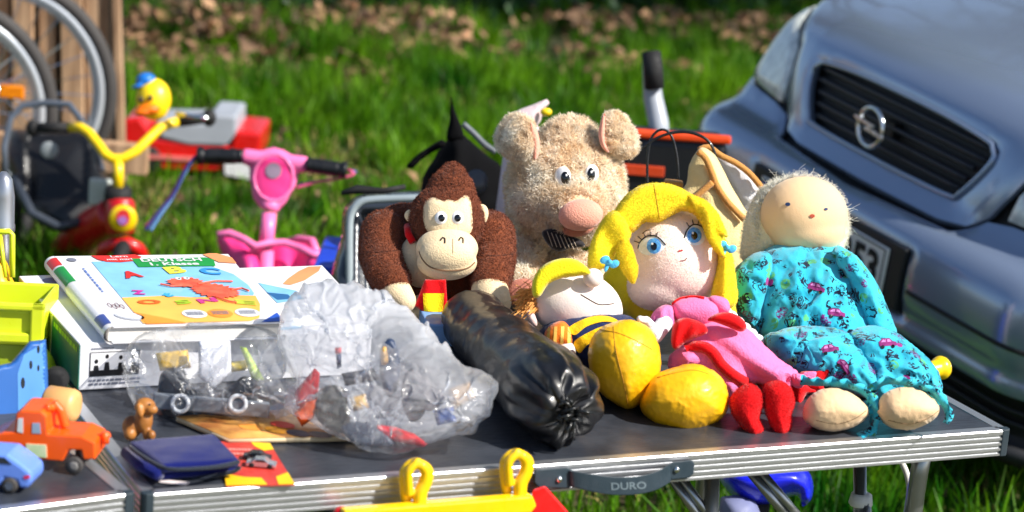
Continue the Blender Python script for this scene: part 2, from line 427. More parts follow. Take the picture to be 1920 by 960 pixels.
ST = mat('straw_blade', (170, 150, 90), 0.7, col2=(112, 116, 44), vs=3, island=0.5, trans=0.25)
def dn(a, b, q):
    back = 9.45+0.2*np.sin(b*3.1)+0.8*q+0.42*b; near = (a < 7.4) & (b < 0.0)
    p = np.clip(0.62+1.1*q, 0.10, 1)*np.where(a > back, 0.30, 1.0)*np.where(near, 0.6, 1); return p, np.clip(.95+.8*q, .5, 1.6)*np.where(near, .7, 1)*np.where(a > back, 1.15, 1)
tufts(18000, 19, 3.6, 13.5, 0.05, 0.155, 0.0065, 0.05, GR, 'grass', 'lush green spring grass of the meadow behind the tables', dn)
def dg_(a, b, q): return np.clip(.7+0*q, 0, 1)*np.where(a > 9.8, .4, 1), .45+0*q
tufts(13000, 9, 3.6, 13, 0.05, 0.13, 0.007, 0.06, mat('moss_blade', (34, 84, 16), 0.6, col2=(104, 128, 34), vs=3, island=0.5, trans=0.3), 'short_grass', 'short trodden grass between the taller tufts', dg_)
def ds(a, b, q): return np.clip(0.4-1.4*q, 0.04, 1)*np.where((a < 7.6), 1, 0.4), 1+0*q
tufts(5500, 8, 3.6, 9.8, 0.02, 0.07, 0.007, 0.05, ST, 'dry_grass', 'short yellowed straw between the green grass', ds, lean=1.6)

def scatter_leaves(n, a0, a1, s0, s1, zf, m, name, label, cat, dens=None, up=0.25, spread=0.26):
    a = a0+(a1-a0)*rng.random(n); b = (rng.random(n)*2-1)*(spread*a+0.8); X = CAM.x+FH.x*a+RH.x*b; Y = CAM.y+FH.y*a+RH.y*b
    if dens is not None:
        k = rng.random(n) < dens(X, Y, a, b); a, b, X, Y = a[k], b[k], X[k], Y[k]; n = len(a)
    P = np.stack([X, Y, zf(a, b, rng.random(n))], 1); S = (s0+(s1-s0)*rng.random(n))[:, None]
    N = rng.normal(size=(n, 3))*up; N[:, 2] += 0.7 if up < 1 else 0; N /= np.linalg.norm(N, axis=1)[:, None]
    A = np.cross(N, rng.normal(size=(n, 3))); A /= np.linalg.norm(A, axis=1)[:, None]; B = np.cross(N, A)
    c = S*0.22*rng.normal(size=(n, 1))
    v = np.stack([P-A*S*0.5, P-B*S*0.28+N*c, P+A*S*0.12-B*S*0.22+N*c, P+A*S*0.55, P+A*S*0.12+B*S*0.22-N*c*0.5, P+B*S*0.28+N*c], 1)
    o = (np.arange(n)*6)[:, None]
    F = np.concatenate([o+np.array([[0, 1, 2, 3]]), o+np.array([[0, 3, 4, 5]])], 0)
    return props(link(name, mesh_np(name, v.reshape(-1, 3), F), m, None, False), label, cat, kind='stuff')
LF = mat('dead_leaf', (84, 58, 40), 0.75, col2=(176, 138, 104), vs=14, island=0.75, trans=0.12)
def dl(X, Y, a, b):
    q = np.array([noise.noise(Vector((x*2.1, y*2.1, 5))) for x, y in zip(X, Y)])
    band = np.exp(-((a-(9.95+0.42*b))/0.55)**2); return np.clip(band*(0.35+2.6*q), 0.0, 1)
scatter_leaves(26000, 8.2, 13, 0.04, 0.10, lambda a, b, r: 0.02+0.14*r*np.exp(-((a-9.95-.42*b)/0.7)**2), LF, 'fallen_leaves',
               'heap of dry brown fallen leaves along the back edge of the grass', 'leaf litter', dl, up=0.45)
scatter_leaves(700, 5.5, 9.3, 0.03, 0.06, lambda a, b, r: 0.02+0.03*r, LF, 'scattered_leaves',
               'single brown leaves scattered in the green grass', 'leaf litter', None, up=0.4)
IV = mat('ivy_leaf', (14, 44, 14), 0.5, col2=(40, 84, 26), vs=6, island=0.5, trans=0.15)
def du(X, Y, a, b):
    q = np.array([noise.noise(Vector((x*1.2, y*1.2, 2))) for x, y in zip(X, Y)]); return np.clip(0.75+1.2*q, 0.1, 1)*np.clip((a-10.3-.42*b)/1.0, 0.03, 1)
scatter_leaves(42000, 9.4, 15.5, 0.05, 0.11, lambda a, b, r: 0.02+r*np.clip((a-9.9)*0.16, 0.02, 1.1), IV, 'undergrowth',
               'dark green ivy and low bushes at the shady edge of the meadow', 'undergrowth', du, up=1.2, spread=0.3)

# woodland edge: trees beyond the frame that shade the back strip and mirror in the car's paint
BK = mat('bark', (74, 60, 44), 0.9, col2=(48, 42, 32), vs=9, bump=0.9, bs=60)
def tree(a, b, h, r, sc, seed, label):
    rs = random.Random(seed); p = fld(a, b); t = thing('tree', label, 'tree', p, 'trees at the edge of the meadow')
    mb = MB(); tips = []
    def grow(o, d, L, rr, lv):
        pts = [o]; q = o.copy(); dd = d.copy()
        for i in range(4):
            dd = (dd+Vector((rs.gauss(0, .12), rs.gauss(0, .12), rs.gauss(0.03, .08)))).normalized(); q = q+dd*L/4; pts.append(q.copy())
        mb.tube(pts, [rr*(1-0.14*i) for i in range(5)], 7 if lv < 2 else 4)
        if lv >= 3: tips.extend(pts[1:]); return
        for k in range(4 if lv else 7):
            s = pts[rs.choice((2, 3, 4))] if lv else pts[2]+(pts[4]-pts[2])*rs.random()
            a_ = rs.random()*6.283; e = (dd*0.6+Vector((math.cos(a_), math.sin(a_), rs.uniform(-.1, .6)))*0.75).normalized()
            grow(s, e, L*0.58, rr*0.5, lv+1)
    grow(p.copy(), Vector((0, 0, 1)), h*0.7, r, 0)
    mb.build('trunk', BK, t, smooth=True)
    n = len(tips)*sc; k = rng.integers(0, len(tips), n); P = np.array([tuple(x) for x in tips])[k]+rng.normal(size=(n, 3))*0.28
    A = rng.normal(size=(n, 3)); A /= np.linalg.norm(A, axis=1)[:, None]; B = np.cross(A, rng.normal(size=(n, 3))); B /= np.linalg.norm(B, axis=1)[:, None]
    s = 0.09; v = np.stack([P-A*s, P-B*s*.5, P+A*s, P+B*s*.5], 1)
    link('crown', mesh_np('crown', v.reshape(-1, 3), (np.arange(n)*4)[:, None]+np.array([[0, 1, 2, 3]])), mat('tree_leaf', (30, 62, 16), 0.5, col2=(70, 104, 30), vs=3, island=0.4, trans=0.25), t, False)
tree(14.2, -1.75, 8, 0.16, 14, 1, 'slim dark tree at the back left of the meadow')
tree(16.5, 2.2, 10, 0.22, 16, 2, 'tree with a broad crown behind the middle of the meadow')
tree(15.5, 6.0, 9, 0.2, 16, 3, 'tree behind the parked car, nearest to it')
tree(21, 9.5, 12, 0.25, 8, 4, 'tall tree far behind the parked car')
tree(10.2, 6.3, 7.5, 0.16, 8, 5, 'leafy tree on the grass behind the parked car, throwing shade on the fallen leaves')
tree(10.6, 9.6, 9, 0.2, 9, 6, 'leafy tree to the right of the one that shades the fallen leaves')
tree(20, -2.5, 11, 0.2, 16, 7, 'tall slim tree far back, left of the middle')
tree(22, 1.5, 12, 0.22, 16, 8, 'tall thin crowned tree furthest back in the middle')

# ================================================================== plank fence at the left
FD = 7.0
wood = mat('weathered_wood', (222, 184, 146), 0.85, col2=(150, 114, 84), vs=7, bump=0.7, bs=120, island=0.18)
for nn in ('weathered_wood',):
    t_ = MATS[nn].node_tree; mp = t_.nodes.new('ShaderNodeMapping'); mp.inputs['Scale'].default_value = (6, 6, 0.6)
    tcn = [x for x in t_.nodes if x.type == 'TEX_COORD'][0]
    for x in [x for x in t_.nodes if x.type == 'TEX_NOISE']:
        t_.links.new(mp.outputs[0], x.inputs['Vector'])
    t_.links.new(tcn.outputs['Object'], mp.inputs['Vector'])
fence = thing('wooden_fence', 'weathered grey brown upright plank fence behind the bicycle wheels', 'fence', T(120, 470, 0))
ff = Fr(W(120, 250, FD), RH, FH, Uv - Rv*0.02)
xs = [(-66, -22), (-14, 8), (16, 54), (68, 98), (110, 150), (157, 200), (211, 226)]
for i, (x0, x1) in enumerate(xs):
    u = FD/FPX; k = 1.0; a = rad(-1.0-0.95*i)      # planks lean more towards the right end
    f2 = tilt(ff, pitch=0); f2.o = W((x0+x1)/2+8, 250, FD+0.02*(i % 2)); f2.x = RH; f2.y = FH
    f2.z = (Vector((0, 0, 1)) + RH*math.tan(rad(-0.5-0.62*i))).normalized()
    hw = (x1-x0)/2*u; bot = -(f2.o.z)/f2.z.z
    MB().box(f2, -hw, hw, -0.012, 0.012, bot, 1.25).build('board', wood, fence, bevel=0.003)
    if i < 6: MB().box(tilt(f2, o=f2.o+RH*.03+FH*.06), -hw*1.3, hw*1.1, -0.006, 0.006, bot, 1.25).build('gap_shade_board', mat('gap_shade_dark', (30, 24, 20), .9), fence)  # added near-black boards: the shade in the plank gaps, put into colour
for zz in (0.25, 1.75):
    MB().box(Fr(fence.location+FH*0.05+Vector((0, 0, zz)), RH), -0.95, 0.2, 0, 0.04, -0.04, 0.04).build('rail', wood, fence, bevel=0.003)

# ================================================================== bicycles
RUB = mat('tyre_rubber', (62, 59, 58), 0.75, bump=0.4, bs=300); ALU = mat('aluminium', (196, 204, 212), 0.28, metal=0.9, var=0.04)
CHR = mat('chrome', (224, 228, 232), 0.12, metal=1.0, var=0.02)
BLK = plastic('black_plastic', (22, 23, 26), 0.35); BLKM = plastic('matt_black', (20, 20, 22), 0.7)
def wheel(parent, c, ax, R, tyre=0.02, n=28):
    ax = Vector(ax).normalized(); a = Vector((0, 0, 1)); a = (a-ax*a.dot(ax)).normalized(); b = ax.cross(a)
    ring = lambda r, o=0: [c+ax*o+(a*math.cos(q)+b*math.sin(q))*r for q in [2*math.pi*k/64 for k in range(64)]]
    ty = MB().tube(ring(R-tyre), tyre, 12, True).build('tyre', RUB, parent, True)
    rim = MB(); rim.tube(ring(R-tyre*2.2, .003), tyre*0.72, 8, True); rim.tube(ring(R-tyre*2.9, -.003), tyre*0.6, 8, True)
    rim.build('rim', mat('rim_silver', (214, 220, 228), .25, metal=.35, var=.03), parent, True)
    sp = MB()
    for k in range(n):
        q = 2*math.pi*k/n; r = (a*math.cos(q)+b*math.sin(q)); q2 = q+(0.35 if k % 2 else -0.35); h = (a*math.cos(q2)+b*math.sin(q2))
        sp.tube([c+ax*(0.025 if k % 2 else -0.025)+h*0.025, c+r*(R-tyre*2.8)], 0.0017, 5)
    sp.build('spokes', CHR, parent); MB().lathe(c-ax*.04, ax, [(0, .012), (.01, .024), (.07, .024), (.08, .012)]).build('hub', ALU, parent, True)
def bicycle(cx, cy, d, R, yaw, col, label, fwd):
    c = W(cx, cy, d); c.z = R; t = thing('bicycle', label, 'bicycle', Vector((c.x, c.y, 0)), 'bicycles parked by the fence')
    dr = (Matrix.Rotation(rad(yaw), 3, 'Z')@(-RH)).normalized(); ax = Vector((-dr.y, dr.x, 0))
    wheel(t, c, ax, R); wheel(t, c+dr*1.02, ax, R)
    P = lambda x, z: c+dr*x+Vector((0, 0, z-R))
    fr = MB()
    for p in ([P(.45, .29), P(.32, .78)], [P(.45, .29), P(.86, .74)], [P(.34, .70), P(.84, .82)], [P(.86, .70), P(.82, .92)]): fr.tube(p, .015, 10)
    for s in (-.05, .05): fr.tube([P(0, R)+ax*s, P(.45, .29)+ax*s*.4], .008, 8); fr.tube([P(0, R)+ax*s, P(.33, .70)+ax*s*.3], .008, 8); fr.tube([P(.86, .70)+ax*s*.7, P(1.02, R)+ax*s], .011, 8)
    fr.build('frame', col, t, True)
    MB().ell(P(.29, .83), dr*.13, ax*.07, Vector((0, 0, .03))).build('saddle', BLK, t, True)
    MB().tube([P(.76, 1.0)+ax*.28, P(.80, .98)+ax*.1, P(.82, .93), P(.80, .98)-ax*.1, P(.76, 1.0)-ax*.28], .011, 8).build('handlebar', CHR, t, True)
    return t, c, dr, ax, P
ORG = mat('orange_reflector', (255, 140, 20), 0.15, var=0.2, vs=60, spec=0.8)
b1, c1, d1, a1, P1 = bicycle(-12, 300, 6.72, 0.335, 8, plastic('bike_blue', (30, 50, 90)), 'bicycle whose silver rimmed wheel stands in front of the plank fence, behind the tricycle', 1)
b2, c2, d2, a2, P2 = bicycle(-120, 292, 6.45, 0.32, 12, plastic('bike_red', (120, 20, 24)), 'bicycle at the far left with an orange reflector in its spokes', 1)
pr = W(22, 172, 6.45)
MB().box(Fr(pr, RH, FH), -.034, .034, -.008, .008, -.018, .018).build('reflector', ORG, b2, bevel=.004)

# ================================================================== tricycle with the duck horn
TD_ = 6.05
RED = plastic('red_plastic', (206, 22, 22), 0.28, coat=0.3); YEL = plastic('yellow_paint', (246, 208, 12), 0.3, coat=0.3)
tri = thing('tricycle', 'toddler tricycle with black seat, yellow handlebar and a duck horn', 'tricycle', T(190, 640, 0))
w_ = lambda x, y, dd=0: W(x, y, TD_+dd)
seat = inflate([(8, 290), (22, 246), (44, 242), (100, 246), (150, 244), (170, 260), (188, 310), (215, 360), (205, 395), (165, 420), (120, 436), (75, 420), (40, 385), (18, 320)],
               TD_+0.12, 0.09, 8, back=0.3, ty=-0.0011, fold=lambda x, y: -0.045 if (50 < x < 165 and 240 < y < 380) else 0)
seat.build('seat', mat('seat_black', (16, 17, 20), 0.42, var=0.15, coat=0.15), tri, True)
MB().tube([w_(10, 330, .04), w_(8, 275, .04), w_(20, 222, .05), w_(42, 198, .06), w_(85, 193, .06), w_(130, 196, .06), w_(150, 222, .05), w_(172, 262, .04), w_(192, 320, .02)], .009, 10).build('backrest_rim', mat('grey_rim', (84, 92, 104), 0.3, coat=.4), tri, True)
MB().tube([w_(25, 330, -.02), w_(60, 400, -.05), w_(110, 425, -.06), w_(160, 415, -.04)], .012, 10).build('seat_rim', plastic('dark_grey', (58, 64, 74), .3), tri, True)
MB().lathe(w_(93, 281, -.075), -FH, [(0, .022), (.006, .022), (.008, .018)]).build('seat_button', plastic('grey_plastic', (150, 156, 160)), tri, True)
MB().box(Fr(w_(188, 360, -.10), RH, FH), -.028, .028, -.01, .01, -.035, .035).build('pedal', plastic('pale_grey', (190, 196, 190)), tri, bevel=.008)
st = MB(); st.tube([w_(130, 239, -.1), w_(152, 239, -.12), w_(168, 250, -.13), (w_(185, 272, -.14)), w_(198, 290, -.15), w_(212, 298, -.15), w_(232, 297, -.15), w_(256, 283, -.14), w_(282, 257, -.12), w_(300, 240, -.10), w_(318, 232, -.09), w_(335, 228, -.08)], .0125, 12)
st.tube([w_(222, 298, -.15), w_(222, 352, -.15)], .013, 12); st.build('handlebar', YEL, tri, True)
for p in ([w_(130, 239, -.1), w_(62, 240, -.08)], [w_(335, 228, -.08), w_(392, 221, -.06)]):
    gp = MB().tube(p, .0135, 12); gp.ell(p[1], RH*.018, FH*.018, Vector((0, 0, .022))); gp.build('grip', BLKM, tri, True)
MB().tube([w_(330, 213, -.12), w_(360, 218, -.13), w_(390, 222, -.14)], .006, 8).build('brake_lever', CHR, tri, True)
MB().lathe(w_(222, 350, -.15), (0, 0, -1), [(0, .03), (.02, .034), (.05, .034), (.055, .02)]).build('collar', BLKM, tri, True)
bd = MB(); bd.tube([w_(225, 372, -.15), w_(225, 400, -.15), w_(225, 440, -.15)], [.035, .04, .035], 14); bd.tube([w_(215, 400, -.1), w_(170, 430, .0), w_(120, 470, .12)], [.045, .05, .04], 14)
bd.blend('frame', plastic('deep_red', (190, 18, 22), .3, coat=.3), tri, .008, 4)
bv = MB().lathe(w_(231, 409, -.205), -FH+Vector((.1, 0, 0)), [(0, .001), (.0, .034), (.008, .034), (.012, .03)]); bb = bv.build('badge', YEL, tri, True)
tb = bvh(bb)
decal(tb, oval(231, 408, 13, 16), .002, 3).build('badge_print', plastic('print_red', (226, 60, 60)), tri); decal(tb, oval(230, 413, 9, 8), .004, 3).build('badge_centre', plastic('print_violet', (176, 120, 200)), tri)
cw = w_(230, 520, -.13)
fw = MB().tube([w_(232, 470+0, -.13)+0*FH]+[w_(232, 470, -.13)], .01, 6)
md = MB().tube([w_(190, 482, -.12), w_(197, 466, -.14), w_(215, 457, -.15), w_(240, 457, -.15), w_(258, 466, -.14), w_(268, 482, -.12)], .018, 12); md.build('mudguard', RED, tri, True)
ax = (RH*.96+FH*.25).normalized()
ring = [cw+(Vector((0, 0, 1))*math.cos(q)+FH*math.sin(q))*.08 for q in [2*math.pi*k/32 for k in range(32)]]
MB().tube(ring, .02, 10, True).build('front_wheel', BLKM, tri, True)
for s in (-1, 1):
    cr_ = w_(120+s*85, 560, .42); cr_.z = .1
    MB().tube([cr_+(Vector((0, 0, 1))*math.cos(q)+FH*math.sin(q))*.08 for q in [2*math.pi*k/32 for k in range(32)]], .02, 10, True).build('rear_wheel', BLKM, tri, True)
MB().tube([w_(35, 560, .42), w_(205, 560, .42)], .01, 8).build('axle', BLKM, tri, True)
MB().tube([w_(0, 500, .1), w_(90, 492, .05)], .01, 8).build('push_bar', RED, tri, True)
dk = MB(); dk.E(288, 186, TD_-.12, 33, 40, 30); dk.E(290, 208, TD_-.12, 24, 18, 22)
duck = dk.blend('duck_horn', plastic('duck_yellow', (255, 214, 20), .35), tri, .005, 3)
MB().E(277, 206, TD_-.165, 23, 11, 14, 5).build('beak', plastic('duck_orange', (255, 120, 10), .35), duck, True)
MB().E(268, 211, TD_-.17, 17, 7, 12, 5).build('beak', plastic('duck_orange', (255, 120, 10), .35), duck, True)
cp = MB(); cp.E(274, 151, TD_-.125, 19, 15, 19); cp.E(258, 162, TD_-.14, 13, 4, 12, 15); cp.blend('cap', plastic('cap_blue', (24, 110, 200), .35), duck, .004, 2)
for x, y in ((264, 187), (282, 184)): MB().E(x, y, TD_-.172+(.01 if x > 270 else 0), 4.5, 6, 4).build('eye', BLK, duck, True)

# ================================================================== red toy trailer, pink scooter
tl = thing('toy_dump_truck', 'red ride-on toy truck with a grey seat half hidden behind the tricycle', 'toy truck', T(370, 330, 0))
DD = dep(T(370, 330, 0)); ft = Fr(W(240, 300, DD), RH+FH*.12, FH, (0, 0, 1)); u = DD/FPX
bx = MB().prism(ft, [(0, 0), (0, 92*u), (30*u, 98*u), (60*u, 60*u), (198*u, 52*u), (204*u, 84*u), (254*u, 82*u), (253*u, 40*u), (244*u, 8*u), (150*u, 2*u)], -.12, .12); bx.build('body', RED, tl, bevel=.01)
MB().prism(ft, [(70*u, 62*u), (60*u, 90*u), (150*u, 95*u), (158*u, 112*u), (206*u, 112*u), (208*u, 80*u), (190*u, 54*u), (120*u, 52*u)], -.125, .1).build('seat', plastic('silver_grey', (160, 166, 176), .35), tl, bevel=.008)
MB().prism(ft, [(190*u, 0), (188*u, 30*u), (246*u, 32*u), (250*u, -8*u)], -.13, -.121).build('panel', plastic('white_plastic', (226, 226, 230)), tl, bevel=.003)
MB().box(ft, 48*u, 185*u, -.127, -.12, 22*u, 30*u).build('stripe', plastic('pale_red', (222, 120, 116)), tl)
for x in (40, 215):
    for y in (-.1, .1): MB().lathe(ft(x*u, y-.02, -ft.o.z+.055+(ft.o.z-.1)*0), ft.y, [(0, .03), (.003, .055), (.04, .055), (.043, .03)]).build('wheel', BLKM, tl, True)

PK = plastic('pink_plastic', (255, 120, 180), .35, coat=.2); PK2 = plastic('deep_pink', (244, 60, 140), .4)
SD = 5.35; s_ = lambda x, y, dd=0: W(x, y, SD+dd); sc = thing('toy_scooter', 'pink toddler scooter with ribbed black grips and ribbons', 'scooter', T(505, 600, 0))
hd = MB(); hd.E(513, 327, SD, 47, 52, 14); hd.E(508, 352, SD, 38, 44, 14); hd.tube([s_(455, 293), s_(500, 300), s_(530, 303), s_(576, 309)], .019, 14)
hd.tube([s_(508, 380), s_(505, 395)], .022, 14); H_ = hd.blend('head', PK, sc, .005, 4); th = bvh(H_)
MB().tube([hit(th, x, y, .0)[0] for x, y in oval(513, 333, 37, 44)], .0045, 8, True).build('dial_rim', PK, sc, True)
decal(th, oval(513, 334, 33, 40), .002, 4).build('dial', PK2, sc, True)
decal(th, oval(513, 320, 15, 15), .004, 3).build('dial_button', plastic('grey_mauve', (150, 130, 150)), sc, True)
for a, b in (((455, 293), (370, 292)), ((576, 309), (650, 320))):
    gp = MB(); n = 26
    pts = [s_(a[0]+(b[0]-a[0])*i/n, a[1]+(b[1]-a[1])*i/n, -.01) for i in range(n+1)]
    gp.tube(pts, [.0165+(.0022 if (i % 2 and 3 < i < 21) else 0)+(.003 if i > 22 else 0) for i in range(n+1)], 16); gp.build('grip', BLK, sc, True)
MB().tube([s_(505, 398), s_(498, 470)], .0165, 16).build('stem', PK, sc, True)
fold = lambda x, y: .03*math.sin(x*.045)+.012*math.sin(x*.11)
fd = inflate([(408, 440), (430, 436), (455, 440), (480, 462), (510, 455), (540, 452), (575, 458), (612, 474), (608, 490), (590, 510), (560, 530), (500, 540), (450, 530), (425, 495), (410, 462)], SD+.05, .05, 6, back=.3, ty=-.0006, fold=fold)
fd.build('front_fender', PK2, sc, True)
MB().tube([s_(408, 440, -.01), s_(432, 437, .0), s_(456, 448, -.03), (s_(480, 462, -.03)), s_(505, 455, -.02), s_(535, 455, .0), s_(565, 466, -.02), s_(590, 478, -.03), s_(612, 474, -.01)], .0085, 10).build('fender_rim', PK, sc, True)
MB().tube([s_(544, 452, .12), s_(560, 448, .1), s_(586, 452, .08), s_(592, 470, .03)], .009, 10).build('fender_rim', PK, sc, True)
cc = s_(500, 600, .0); cc.z = .075
MB().lathe(cc-RH*.02, RH, [(0, .05), (.004, .075), (.036, .075), (.04, .05)]).build('front_wheel', BLKM, sc, True)
MB().box(Fr(Vector((cc.x, cc.y, .07)), RH, FH), -.06, .06, .05, .5, 0, .03).build('deck', PK2, sc, bevel=.01)
for s in (-.06, .06): MB().lathe(Vector((cc.x, cc.y, .05))+FH*.5+RH*(s-.015), RH, [(0, .03), (.003, .05), (.027, .05), (.03, .03)]).build('rear_wheel', BLKM, sc, True)
MB().tube([s_(500, 470), Vector((cc.x, cc.y, .1))], .016, 12).build('fork', PK, sc, True)
for i, (c, pts) in enumerate([((40, 50, 130), [(368, 292), (350, 315), (325, 365), (300, 395), (273, 432)]), ((200, 90, 110), [(368, 294), (345, 322), (318, 370), (298, 396), (272, 425)]), ((90, 150, 210), [(368, 296), (348, 322), (322, 372), (300, 404), (282, 433)]),
        ((220, 90, 130), [(652, 318), (664, 326), (640, 334), (600, 340), (556, 352)]), ((40, 60, 140), [(652, 320), (668, 322), (648, 332), (612, 338), (560, 346)])]):
    P = cr(pts, 6, False); MB().tube([s_(x, y, .006*i-.02) for x, y in P], .0034, 6).build('ribbon', mat('ribbon%d' % i, c, .3, sheen=.3), sc, True)
# ================================================================== folding tables
TOP = mat('table_panel', (42, 46, 54), 0.36, col2=(60, 64, 72), vs=22, bump=0.12, bs=700, spec=0.5)
def scratch(m):                                      # fine scratches and dust in the panel's finish
    t = m.node_tree; n = t.nodes; b = n['Principled BSDF']; tc = n.new('ShaderNodeTexCoord'); mp = n.new('ShaderNodeMapping'); mp.inputs['Scale'].default_value = (6, 60, 1); mp.inputs['Rotation'].default_value = (0, 0, .5)
    ns = n.new('ShaderNodeTexNoise'); ns.inputs['Scale'].default_value = 9; ns.inputs['Detail'].default_value = 6
    t.links.new(tc.outputs['Object'], mp.inputs[0]); t.links.new(mp.outputs[0], ns.inputs[0])
    mr = n.new('ShaderNodeMapRange'); mr.inputs[1].default_value = .45; mr.inputs[2].default_value = .75; mr.inputs[3].default_value = .3; mr.inputs[4].default_value = .62
    t.links.new(ns.outputs[0], mr.inputs[0]); t.links.new(mr.outputs[0], b.inputs['Roughness'])
scratch(TOP)
RAIL = mat('rail_aluminium', (206, 208, 212), 0.34, metal=0.85, var=0.05, bump=0.1, bs=400)
CAPM = plastic('cap_grey', (44, 56, 64), .45); TUB = mat('leg_tube', (170, 174, 180), 0.3, metal=0.9, var=0.06)
RH_ = 0.036
def rail_profile():                                  # (depth from outer face, height)
    p = [(0.016, 0), (0.001, 0), (0.0, -0.0015)]; n = 4; h = (RH_-0.006)/n
    for i in range(n):
        z = -0.004-i*h
        p += [(0.0, z), (0.0, z-h*.3), (0.0022, z-h*.45), (0.0022, z-h*.8), (0.0, z-h*.95)]
    p += [(0.0, -RH_), (0.016, -RH_)]; return p
def table(fr, wx, wy, t):
    c = 0.011
    for (o, x, L, nm) in ((fr(c, 0, 0), fr.x, wx-2*c, 'front_rail'), (fr(wx, c, 0), fr.y, wy-2*c, 'side_rail'), (fr(wx-c, wy, 0), -fr.x, wx-2*c, 'back_rail'), (fr(0, wy-c, 0), -fr.y, wy-2*c, 'side_rail')):
        f = Fr(o, x); m = MB(); m.prism(f, rail_profile(), 0, L, 'x'); m.build(nm, RAIL, t)
    MB().box(fr, .0155, wx-.0155, .0155, wy-.0155, -.012, -.0012).build('table_top', TOP, t)
    for x0, x1 in ((0, 1), (1, 0)):
        for y0 in (0, 1):
            X = 0 if x0 == 0 else wx; Y = y0*wy; sx = 1 if x0 == 0 else -1; sy = 1 if y0 == 0 else -1
            P = [(X-sx*.001+sx*.004, Y-sy*.001), (X+sx*.012, Y-sy*.001), (X+sx*.012, Y+sy*.012), (X-sx*.001, Y+sy*.012), (X-sx*.001, Y-sy*.001+sy*.004)]
            MB().prism(fr, P, -RH_-.001, .001, 'z').build('corner_cap', CAPM, t, bevel=.001)
t1 = thing('folding_table', 'dark folding table with ribbed aluminium edge that holds the plush toys and dolls', 'table', (0.6, 0.36, 0), 'folding tables')
F1 = Fr((0, 0, .70), (1, 0, 0)); table(F1, 1.2, .74, t1)
pA = T(253, 925); pB = T(40, 953); dL = (pA-pB); dL.z = 0; dL.normalize()
F2 = Fr(pA-dL*1.2, dL); t2 = thing('folding_table', 'second folding table at the left, carrying the blurred plastic and wooden toys', 'table', F2(.6, .3, -.7), 'folding tables'); table(F2, 1.2, .74, t2)
for (fr, t) in ((F1, t1), (F2, t2)):
    def leg(x0, x1):
        xt, xb = (x0, x1)
        for y in (.09, .65):
            MB().tube([fr(xt, y, -.035), fr(xt+(xb-xt)*.25, y, -.09), fr(xb, y, -.70)], .0125, 14).build('leg', TUB, t, True)
        MB().tube([fr(xb, .09, -.5), fr(xb, .65, -.5)], .009, 10).build('cross_bar', TUB, t, True)
    leg(1.13, 1.115); leg(.08, .10)
# struts seen below the front rail of the right hand table
u3 = T(1325, 898); SDp = dep(F1(.85, .12, -.04))
def q_(x, y, dd=0): return W(x, y, SDp+dd)
MB().tube([q_(1335, 880), q_(1331, 1100)], .0105, 14).build('inner_leg', mat('leg_shade', (150, 150, 148), .45, metal=.7), t1, True)
for (x0, y0, x1, y1) in ((1232, 860, 1340, 1010), (1250, 858, 1358, 1008), (1385, 860, 1490, 985), (1404, 858, 1509, 983)):
    MB().tube([q_(x0, y0), q_(x1, y1)], .0062, 10).build('brace', TUB, t1, True)
ad = MB().tube([q_(1612, 850, .15), q_(1616, 1400, .15)], .0092, 14); ad.build('telescopic_leg', TUB, t1, True)
MB().lathe(q_(1616, 924, .15), (0, 0, -1), [(0, .010), (.002, .0145), (.01, .016), (.016, .017), (.019, .0145), (.02, .011)]).build('leg_collar', plastic('white_nylon', (232, 232, 230), .4), t1, True)
MB().tube([q_(1617, 938, .15), q_(1618, 1400, .15)], .0125, 14).build('telescopic_leg', TUB, t1, True)
P = cr([(1680, 850), (1697, 880), (1705, 915), (1700, 960), (1690, 1010)], 8, False)
props(MB().tube([q_(x, y, .2) for x, y in P], .0045, 8).build('cable', plastic('cable_white', (214, 210, 204), .4), None, True), 'thin white cable hanging down from under the right end of the table', 'cable')
# carrying handle of the right hand table
DGR = plastic('handle_grey', (44, 58, 68), .42, bump=.2, bs=600)
def onf(px, py, off=0.0):                            # a point on the plane of the front rail
    v = Fv + Rv*((px-960)/FPX) - Uv*((py-480)/FPX); s = (-off-CAM.y)/v.y; return CAM+v*s
for a in ([(1003, 884), (1010, 880), (1062, 876), (1078, 884), (1078, 906), (1066, 916), (1010, 914), (1002, 905)], [(1252, 872), (1262, 866), (1296, 862), (1302, 868), (1301, 888), (1292, 896), (1258, 900), (1250, 892)]):
    n = len(a); h = MB(); h.add([onf(x, y, .0005) for x, y in a]+[onf(x, y, .010) for x, y in a], [tuple(range(n-1, -1, -1)), tuple(range(n, 2*n))]+[(i, (i+1) % n, n+(i+1) % n, n+i) for i in range(n)]); h.build('handle_mount', DGR, t1, bevel=.0015)
top = cr([(1066, 882), (1110, 889), (1150, 894), (1195, 893), (1230, 884), (1256, 870)], 6, False); bot = cr([(1068, 912), (1110, 922), (1150, 928), (1195, 927), (1232, 918), (1258, 903)], 6, False)
n = min(len(top), len(bot)); vs = []; fs = []
for i in range(n):
    a, b = top[int(i*(len(top)-1)/(n-1))], bot[int(i*(len(bot)-1)/(n-1))]; o = .010+.016*math.sin(math.pi*i/(n-1))**.6
    vs += [onf(a[0], a[1], o), onf(b[0], b[1], o), onf(b[0], b[1], o-.007), onf(a[0], a[1], o-.007)]
for i in range(n-1):
    for k in range(4): fs.append((i*4+k, i*4+(k+1) % 4, i*4+4+(k+1) % 4, i*4+4+k))
fs += [(0, 1, 2, 3), ((n-1)*4+3, (n-1)*4+2, (n-1)*4+1, (n-1)*4)]
hm = MB(); hm.add(vs, fs); HB = hm.build('handle_grip', DGR, t1, bevel=.001); thb = bvh(HB)
lettering('DURO', lambda x, y: hit(thb, 1179+x-y*.05, 911-y-x*.04, .0006)[0], 66, 14, 'handle_lettering', plastic('letter_grey', (104, 118, 126), .4), HB, .02)
